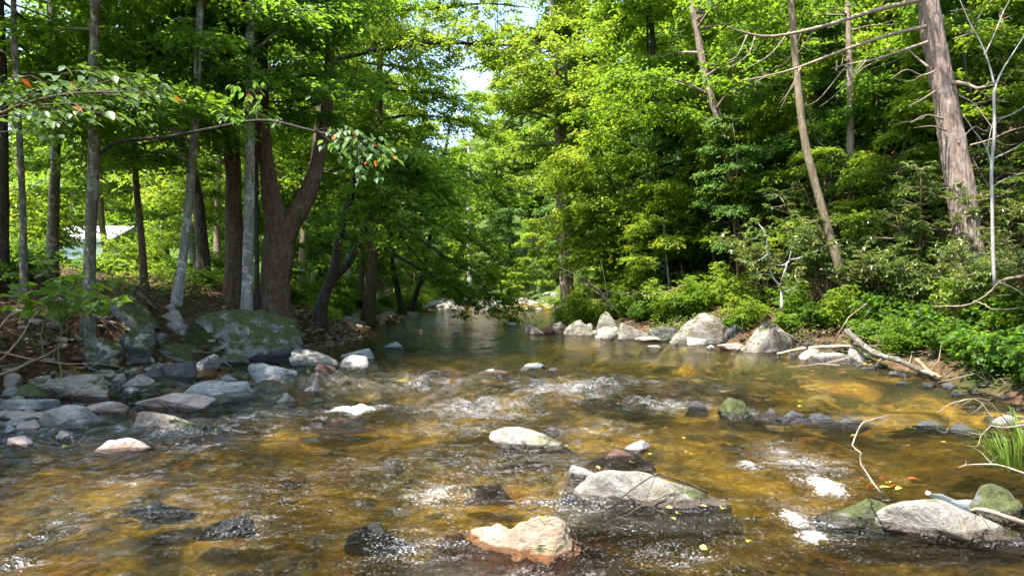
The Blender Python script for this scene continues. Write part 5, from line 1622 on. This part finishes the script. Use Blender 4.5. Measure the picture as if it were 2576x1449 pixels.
cover('ground_cover', 10000, lambda g_, n: ((lambda y: (XR(y) + .15 + g_.exponential(1.6, n), y))(g_.uniform(5, 30, n))), 'leaf_deep', .085, 53, .4)
cover('ground_cover', 14000, lambda g_, n: ((lambda y: (XL(y) - 2.5 - g_.exponential(4, n), y))(g_.uniform(15, 40, n))), 'leaf_bright', .12, 54, .45)
cover('ground_cover', 9000, lambda g_, n: ((lambda y: (XL(y) - .3 - g_.exponential(1.0, n), y))(g_.uniform(19, 40, n))), 'leaf_mid', .10, 55, .35)
cover('ground_cover', 14000, lambda g_, n: ((lambda y: (XR(y) + 2 + g_.exponential(8, n), y))(g_.uniform(9, 45, n))), 'leaf_mid', .16, 56, .7)

def grass_tuft(label, p, n, h, seed, spread=.12, lean=(0, 0)):
    rng = np.random.default_rng(seed)
    mb = MB()
    for k in range(n):
        a = rng.uniform(0, 6.28)
        r = spread * rng.random() ** .5
        b = np.array([math.cos(a) * r, math.sin(a) * r, -.02])
        ln = h * rng.uniform(.6, 1.1)
        o = np.array([math.cos(a) * ln * .5 + lean[0] * ln, math.sin(a) * ln * .5 + lean[1] * ln, ln * rng.uniform(.5, .95)])
        s = np.array([-math.sin(a), math.cos(a), 0]) * .004
        q = catmull([b, b + o * np.array([.35, .35, .75]), b + o * np.array([1, 1, .8])], 5)
        w = np.array([1, .9, .7, .4, .05])[:, None]
        V = np.concatenate([q - s * w, q + s * w])
        Fq = np.array([[j, j + 5, j + 6, j + 1] for j in range(4)])
        mb.add(V, Fq, rng.random())
    o = mb.build('grass_tuft', M['grass'])
    o.location = tuple(p)
    return tag(o, label, 'grass')
grass_tuft('bright grass tuft arching from the cracked mossy rock', on_water(2565, 1215) + [0.05, .2, .1], 90, .5, 71, .2, (-.4, -.1))
grass_tuft('taller grass tuft at the picture edge behind the arching one', on_water(2570, 1150) + [.1, .1, .1], 80, .5, 72, .22, (-.3, 0))
grass_tuft('long thin grass hanging at the waterline below the driftwood', on_water(2275, 925) + [.1, .5, .15], 160, .5, 73, .35, (-.2, -.2))
grass_tuft('pale grass between the white boulder and the driftwood', on_water(2060, 880) + [.1, .6, .2], 150, .6, 74, .35, (-.1, -.1))
grass_tuft('small green sedge tuft beside the low mossy slab', on_ground(398, 912), 40, .25, 75, .05)

# ------------------------------------------------------------------ dead wood and twigs
def stick(label, pl, r0, mat='dead_wood', name='fallen_branch', r1=None, twigs=(), cat='branch', sides=7, n=16, rough=.1, group=None):
    """pl: (u, v, d) picture points with their distance."""
    P = [at(*q) for q in pl]
    o0 = P[0]
    mb = MB()
    rk = np.random.default_rng(int(abs(P[0][0]) * 997) + 5)
    def kinked(q, r):
        m = len(q)
        L_ = np.linalg.norm(np.diff(q, axis=0), axis=1).sum()
        j = np.zeros((m, 3))
        kn = np.arange(0, m, 3)
        jj = rk.normal(0, min(.010 * L_, .025) * (1 if r < .03 else .6), (len(kn), 3))
        for c in range(3):
            j[:, c] = np.interp(np.arange(m), kn, jj[:, c])
        j[0] = 0
        return q + j
    line = kinked(catmull(np.array(P) - o0, n), r0)
    rr_ = np.linspace(r0, r1 if r1 is not None else r0 * .35, n) * (1 + .18 * (np.arange(n) % 3 == 0))
    tube(mb, line, rr_, sides, rough, int(abs(P[0][0]) * 97) + 3)
    for k in range(max(2, n // 6)):
        i = int(rk.integers(n // 3, n - 1))
        ln = (6 + 22 * rk.random()) * rr_[i]
        dv = rk.normal(0, 1, 3)
        dv = dv / np.linalg.norm(dv) * ln
        tube(mb, np.stack([line[i], line[i] + dv * .5 + rk.normal(0, .1 * ln, 3), line[i] + dv]), np.array([rr_[i] * .5, rr_[i] * .35, rr_[i] * .15]), 4)
    for tw in twigs:
        w = kinked(catmull(np.array([at(*q) for q in tw]) - o0, 13), r0 * .5)
        tube(mb, w, np.linspace(r0 * .5, r0 * .14, 13), 5)
    o = mb.build(name, M[mat])
    o.location = tuple(o0)
    return tag(o, label, cat, group)
dw = lambda u, v, up=0.0: (u, v, on_water(u, v)[1] + up)
stick('weathered driftwood log sliding from the bank into the water', [(2128, 832, 14.2), (2175, 872, 13.4), (2230, 900, 12.5), (2290, 922, 12.0), (2350, 946, 11.3)], .06, 'bark_grey', 'driftwood_log', .035, cat='log', sides=10, rough=.25)
stick('long straight stick resting on the driftwood and the water', [(1955, 890, 15.3), (2040, 874, 14.9), (2150, 870, 14.0)], .03, r1=.05)
stick('short forked driftwood piece lying behind the log', [(2150, 868, 14.3), (2200, 858, 14.3), (2260, 862, 14.4)], .06, r1=.03)
stick('reddish broken bark piece standing at the waterline', [(2305, 905, 11.9), (2335, 932, 11.6), (2365, 948, 11.2)], .035, 'bark_tan', r1=.03)
stick('thin arched twig rising from the leaf raft near the splash', [(2222, 1246, 4.75), (2196, 1195, 4.8), (2166, 1140, 4.9), (2155, 1105, 4.95), (2172, 1052, 5.1), (2200, 1046, 5.2), (2240, 1052, 5.5), (2290, 1078, 6.0)], .0065, 'dead_twig', 'twig', .003, cat='twig', n=30)
stick('forked bare branch bent in two hoops over the black ledge', [(2610, 1060, 6.6), (2540, 1070, 6.4), (2500, 1068, 6.3), (2490, 1052, 6.3), (2462, 1010, 6.3), (2410, 1008, 6.3), (2355, 1045, 6.4)], .010, 'dead_twig', 'bare_branch', .004, n=30,
      twigs=[((2540, 1070, 6.4), (2520, 1040, 6.3), (2490, 1010, 6.3), (2455, 1003, 6.3), (2400, 1024, 6.3), (2386, 1090, 6.3)), ((2495, 1068, 6.3), (2470, 1094, 6.2), (2460, 1120, 6.1), (2430, 1122, 6.1)), ((2470, 1094, 6.2), (2440, 1088, 6.2), (2425, 1080, 6.2)), ((2462, 1112, 6.1), (2480, 1130, 6.1), (2500, 1150, 6.0))])
stick('brown root-like stick trailing from the grass tuft', [(2600, 1195, 5.3), (2520, 1172, 5.4), (2440, 1168, 5.5), (2410, 1172, 5.5)], .008, 'dead_wood', 'twig', .003, cat='twig', twigs=[((2500, 1170, 5.4), (2470, 1140, 5.6), (2448, 1124, 5.8))])
stick('peeled stick poking out behind the long sloping rock', [(2600, 1318, 4.5), (2520, 1296, 4.5), (2470, 1282, 4.55), (2440, 1284, 4.6)], .018, 'dead_twig', 'fallen_branch', .010)
stick('bare forked twig lying over the long smooth pale rock', [(1780, 1238, 5.05), (1720, 1212, 5.05), (1680, 1196, 5.05), (1660, 1192, 5.1), (1620, 1206, 5.0), (1560, 1252, 4.9)], .008, 'bark_brown', 'twig', .005, cat='twig',
      twigs=[((1650, 1196, 5.05), (1632, 1240, 4.95), (1625, 1265, 4.85)), ((1625, 1265, 4.85), (1580, 1290, 4.7), (1520, 1312, 4.5)), ((1625, 1265, 4.85), (1660, 1286, 4.75), (1700, 1300, 4.6)), ((1700, 1205, 5.0), (1720, 1230, 5.0), (1690, 1280, 4.85)), ((1625, 1265, 4.85), (1690, 1240, 4.9), (1720, 1225, 5.0))])
stick('long pale stem slanting up through the dark bank', [(0, 905, 9.6), (50, 850, 9.7), (100, 775, 9.9)], .014, 'dead_wood', r1=.007)
stick('thin stem slanting beside the long pale stem', [(-5, 830, 9.6), (40, 770, 9.8), (70, 725, 10)], .012, 'dead_wood', r1=.005)
stick('long nearly level branch lying above the stone row', [(-5, 884, 9.5), (90, 908, 9.8), (200, 914, 10.2), (310, 926, 10.6)], .013, 'dead_wood', r1=.006, twigs=[((210, 915, 10.2), (240, 930, 10), (275, 942, 9.9))])
stick('thick brown branch curving up to the squarish lichen stone', [(-8, 946, 9.3), (60, 918, 9.6), (120, 890, 9.9), (160, 858, 10.2)], .022, 'bark_tan', r1=.012)
stick('silvery dead stick leaning across the lichen boulder', [(150, 750, 12), (245, 798, 11.9), (300, 830, 11.8)], .013, 'bark_pale', r1=.006)
stick('thin stick leaning on the mossy grey slab', [(540, 892, 14), (565, 910, 13.5), (590, 928, 13)], .012, 'dead_wood', r1=.006)
stick('exposed root running down from the bent brown trunk', [(350, 738, 14.6), (375, 760, 14.2), (392, 778, 13.9)], .05, 'bark_brown', 'root', .03, cat='root')
stick('upright pale dead sapling stem before the lichen boulder', [(168, 840, 10.8), (170, 760, 10.8), (166, 700, 10.8)], .016, 'bark_grey', 'dead_stem', .010, cat='stem')
stick('curved grey branch hanging over the bank by the leaning trunk base', [(2590, 690, 9.2), (2520, 705, 9.6), (2470, 745, 9.9), (2430, 765, 10.2), (2350, 775, 10.6)], .02, 'dead_twig', r1=.008, twigs=[((2510, 708, 9.6), (2560, 730, 9.2), (2590, 765, 9.0)), ((2450, 756, 10), (2500, 775, 9.8), (2590, 772, 9.4))])
stick('bleached branch on the gravel at the top of the pool', [(890, 785, 33), (920, 775, 33), (935, 770, 33)], .07, 'dead_wood', r1=.04)
stick('spray of fallen bare limbs leaning out of the sunny bank bushes', [(1560, 790, 23.5), (1500, 735, 23.6), (1430, 690, 23.8)], .035, 'dead_twig', 'bare_branch', .008, twigs=[((1535, 768, 23.5), (1500, 720, 23.5), (1420, 692, 23.6)), ((1545, 775, 23.5), (1490, 750, 23.4), (1440, 715, 23.4)), ((1530, 760, 23.5), (1520, 700, 23.5), (1510, 650, 23.5)), ((1515, 745, 23.5), (1470, 700, 23.3), (1400, 668, 23.3))])
def debris(name, n, field, mats, seed):
    rng = np.random.default_rng(seed)
    mb = MB()
    x, y = field(rng, n)
    z = H(x, y)
    for i in range(n):
        if z[i] < float(wz(y[i])) + .05: continue
        a, ln = rng.uniform(0, 6.28), rng.uniform(.15, 1.1)
        dv = np.array([math.cos(a), math.sin(a), 0]) * ln / 2
        c = np.array([x[i], y[i], z[i] + rng.uniform(.01, .12)])
        e0, e1 = c - dv, c + dv
        for e in (e0, e1): e[2] = float(H(e[:1], e[1:2])[0]) + rng.uniform(.0, .22)
        q = catmull([e0, c + rng.normal(0, .05 * ln, 3), e1], 7) + rng.normal(0, .012, (7, 3))
        r = rng.uniform(.003, .012)
        tube(mb, q, np.linspace(r, r * .4, 7), 4, cap=False)
    tag(mb.build(name, M[mats]), kind='stuff')
debris('twig_debris', 420, lambda g_, n: ((lambda y: (XR(y) + .2 + g_.exponential(1.5, n), y))(g_.uniform(7, 24, n))), 'dead_wood', 171)
debris('twig_debris', 260, lambda g_, n: ((lambda y: (XL(y) - .2 - g_.exponential(1.4, n), y))(g_.uniform(8, 18, n))), 'bark_brown', 172)
def brush_pile():
    rng = np.random.default_rng(77)
    o0 = on_ground(2330, 860)
    t = thing('brush_pile', 'tangle of dead brown branches on the slope behind the driftwood', 'brush pile', tuple(o0))
    for k in range(34):
        c = np.array([rng.normal(0, 1.0), rng.normal(.3, .7), 0])
        z = float(H(np.array([o0[0] + c[0]]), np.array([o0[1] + c[1]]))[0]) - o0[2]
        c[2] = z + rng.uniform(.03, .35)
        a = rng.normal(2.9, .6)
        ln = rng.uniform(.5, 1.7)
        dv = np.array([math.cos(a) * ln, math.sin(a) * ln * .6, rng.normal(0, .22) * ln])
        mb = MB()
        tube(mb, catmull([c - dv / 2, c + rng.normal(0, .06, 3), c + dv / 2], 8), np.linspace(rng.uniform(.008, .022), .004, 8), 5)
        mb.build('branch', M['dead_wood' if k % 3 else 'bark_brown'], t)
brush_pile()
def root_tangle():
    rng = np.random.default_rng(78)
    o0 = on_ground(1760, 770)
    t = thing('brush_pile', 'grey dead twigs heaped behind the huge tan boulder', 'brush pile', tuple(o0))
    for k in range(22):
        c = np.array([rng.normal(0, 1.1), rng.normal(.2, .4), rng.uniform(.05, .5)])
        a = rng.normal(3.0, .5)
        ln = rng.uniform(.5, 1.5)
        dv = np.array([math.cos(a) * ln, math.sin(a) * ln * .5, rng.normal(0, .18) * ln])
        mb = MB()
        tube(mb, catmull([c - dv / 2, c + rng.normal(0, .05, 3), c + dv / 2], 8), np.linspace(rng.uniform(.008, .018), .004, 8), 5)
        mb.build('branch', M['dead_wood'], t)
root_tangle()

# ------------------------------------------------------------------ bottle on the sloping rock
def bottle():
    m, ns, ls, out = new_mat('clear_plastic')
    gl = ns.new('ShaderNodeBsdfPrincipled')
    gl.inputs['Base Color'].default_value = (.22, .26, .28, 1)
    gl.inputs['Roughness'].default_value = .10
    tr = ns.new('ShaderNodeBsdfTransparent')
    tr.inputs[0].default_value = (.85, .90, .93, 1)
    mx = ns.new('ShaderNodeMixShader')
    lw_ = ns.new('ShaderNodeLayerWeight')
    lw_.inputs[0].default_value = .35
    ls.new(math_(ns, ls, 'ADD', lw_.outputs[1], .12, True), mx.inputs[0])
    ls.new(tr.outputs[0], mx.inputs[1])
    ls.new(gl.outputs[0], mx.inputs[2])
    ls.new(mx.outputs[0], out.inputs[0])
    a = at(2334, 1240, 4.86)
    b = at(2438, 1284, 4.80)
    ax = (b - a)
    L = np.linalg.norm(ax)
    t = thing('plastic_bottle', 'clear empty plastic bottle with a white cap lying on the sloping rock', 'bottle', tuple(a))
    s = np.array([0, .05, .07, .09, .14, .20, .30, .34, .38, .50, .62, .66, .70, .84, .92, .97, 1.0])
    r = np.array([.011, .011, .015, .012, .013, .024, .034, .035, .033, .033, .034, .032, .034, .034, .033, .028, .018])
    mb = MB()
    tube(mb, s[:, None] * ax[None], r, 20)
    mb.build('bottle_body', m, t)
    mb = MB()
    u = ax / L
    tube(mb, np.array([-.012, -.010, .008, .010])[:, None] * u[None], np.array([.0125, .0145, .0145, .0135]), 16)
    mb.build('cap', plain_mat('white_cap', (.8, .8, .8), None, 3, .4, 0), t)
bottle()

# ------------------------------------------------------------------ floating and fallen leaves
def single_leaf_mesh(kind, mat, k):
    v, f = LEAF[kind]
    vv = v.copy()
    vv[:, 2] += .06 * np.sin(vv[:, 1] * 5 + k)
    return MB().add(vv, f, .3 + .2 * k).mesh('fallen_leaf', M[mat])
LM = {(m_, kd): [single_leaf_mesh(kd, m_, k) for k in range(2)] for m_ in ('leaf_yellow', 'leaf_orange', 'leaf_bright', 'litter') for kd in ('oval', 'round')}
def put_leaf(u, v, label, group=None, mat='leaf_yellow', kind='round', size=.05, p=None, up=.03):
    g_ = np.random.default_rng(int(u * 7 + v))
    if p is None: p = on_water(u, v)
    o = link('fallen_leaf', LM[(mat, kind)][int(g_.integers(2))])
    o.location = (p[0], p[1], p[2] + up)
    o.scale = (size,) * 3
    o.rotation_euler = (g_.normal(0, .2), g_.normal(0, .2), g_.uniform(0, 6.28))
    return tag(o, label, 'leaf', group)
for u, v in [(1370, 1112), (1340, 1100), (1290, 1104), (1420, 1130), (1585, 1170), (1500, 1180), (1640, 1150), (1735, 1150), (1725, 1145), (1675, 1285), (1700, 1300), (1688, 1312), (1780, 1285), (1680, 1080), (1850, 1022), (2150, 1100), (2060, 1230), (2010, 1024), (2380, 1120), (2390, 1085), (2350, 1300), (1720, 1110), (2290, 1128), (2470, 1130), (1880, 1375), (1760, 1385), (1990, 1170)]:
    put_leaf(u, v, 'small yellow leaf drifting on the stream among the riffles', 'yellow leaves drifting on the stream', size=.055)
put_leaf(1583, 1330 - 20, 'yellow leaf stuck on the tip of the jagged quartz rock', size=.07, p=at(1358, 1306, 4.05), up=.01)
put_leaf(1815, 1290, 'cream-coloured leaf at the low tip of the long smooth rock', size=.10, kind='oval')
put_leaf(162, 1068, 'fresh green leaf lying on the egg-shaped boulder foot', mat='leaf_bright', kind='oval', size=.10, up=.06)
put_leaf(168, 1127, 'pale green leaf afloat in the shallow side channel', mat='leaf_bright', kind='oval', size=.09)
put_leaf(2012, 1022, 'pale green leaf caught on the black ledge', mat='leaf_bright', kind='round', size=.10, up=.08)
put_leaf(2290, 1084, 'round green leaf floating below the black ledge', mat='leaf_bright', kind='round', size=.10)
put_leaf(205, 878, 'large orange leaf leaning on the squarish lichen stone', mat='leaf_orange', kind='oval', size=.15, p=at(205, 878, 11.9))
put_leaf(360, 930, 'orange-brown leaf on the small dark stone', mat='leaf_orange', kind='oval', size=.16, p=at(362, 930, 11.7))
put_leaf(296, 918, 'russet leaf on the end of the level branch', mat='leaf_orange', kind='oval', size=.13, p=at(296, 918, 10.7))
put_leaf(70, 1032, 'russet leaf on the flat blue-green slab', mat='leaf_orange', kind='oval', size=.10, p=at(70, 1014, 8.6))
g_ = np.random.default_rng(41)
for k in range(16):
    u, v = g_.uniform(470, 690), g_.uniform(800, 880)
    o = None
    for b in [x for x in C.objects if x.name == 'boulder']:
        pass
    put_leaf(u, v, 'tiny yellow leaf fallen on the huge mossy boulder', 'leaves on the huge mossy boulder', 'leaf_yellow' if k % 3 else 'leaf_orange', 'oval', .06, p=at(u, v, 14.35 + .0035 * (860 - v) * 3), up=0)
for k in range(9):
    put_leaf(2170 + 14 * k, 1215 + 7 * (k % 4), 'yellow-brown leaf of the leaf raft at the foot of the arched twig', 'leaves of the leaf raft', 'leaf_yellow' if k % 2 else 'leaf_orange', 'oval', .09, up=.03)

# ------------------------------------------------------------------ the white house beyond the trees
def house():
    d = 46.0
    a = at(150, 640, d)
    z0, z1 = at(0, 662, d)[2], at(0, 606, d)[2]
    zr = at(0, 573, d + 2.2)[2]
    t = thing('house', 'low white house with a pale metal roof seen through the trunks', 'house', (a[0], d, z0))
    W_, D_ = 9.0, 4.5
    def box(x0, x1, y0, y1, zz0, zz1):
        v = np.array([[x, y, z] for z in (zz0, zz1) for y in (y0, y1) for x in (x0, x1)])
        return v, np.array([[0, 1, 3, 2], [4, 6, 7, 5], [0, 4, 5, 1], [2, 3, 7, 6], [0, 2, 6, 4], [1, 5, 7, 3]])
    hgt = z1 - z0
    xl, xr = -W_ * .55, W_ * .37
    mb = MB()
    mb.add(*box(xl, xr, 0, D_, -1.5, hgt))
    wall = mb.build('wall', plain_mat('white_siding', (.62, .64, .66), (.72, .73, .74), 2, .6, .1, .3, (1, 1, 30)), t, False)
    for k in range(8):
        b = MB()
        b.add(*box(xl, xr, -.025, -.002, -.1 + k * hgt / 8, -.1 + (k + .9) * hgt / 8))
        b.build('siding_board', M.setdefault('siding', plain_mat('siding', (.66, .67, .69), (.74, .75, .76), 2, .6, 0)), wall, False)
    mb = MB()
    e = .5
    rise = zr - z1
    v = np.array([[xl - e, -e, hgt], [xr + e, -e, hgt], [xr + e, D_ / 2, hgt + rise], [xl - e, D_ / 2, hgt + rise], [xr + e, D_ + e, hgt], [xl - e, D_ + e, hgt]])
    v2 = v + np.array([0, 0, .12])
    mb.add(np.concatenate([v, v2]), np.array([[6, 7, 8, 9], [9, 8, 10, 11], [1, 0, 3, 2], [2, 3, 5, 4], [0, 1, 7, 6], [4, 5, 11, 10], [1, 2, 8, 7], [2, 4, 10, 8], [0, 6, 9, 3], [3, 9, 11, 5]]))
    roof = mb.build('roof', plain_mat('metal_roof', (.52, .52, .55), (.62, .62, .64), 2, .45, 0), t, False)
    for k in range(12):
        x = xl + (xr - xl) * (k + .5) / 12
        b = MB()
        s0 = np.array([x, -e, hgt + .14])
        s1 = np.array([x, D_ / 2, hgt + rise + .14])
        tube(b, np.stack([s0, s1]), .03, 4)
        b.build('seam', M['siding'], roof, False)
    mb = MB()
    mb.add(*box(xl - e, xr + e, -e - .06, -e - .003, hgt - .12, hgt + .10))
    mb.build('gutter', plain_mat('gutter', (.3, .3, .32), None, 2, .5, 0), t, False)
house()
settle_labels()
print('objects', len(bpy.data.objects), 'tris', sum(len(m.polygons) for m in bpy.data.meshes))
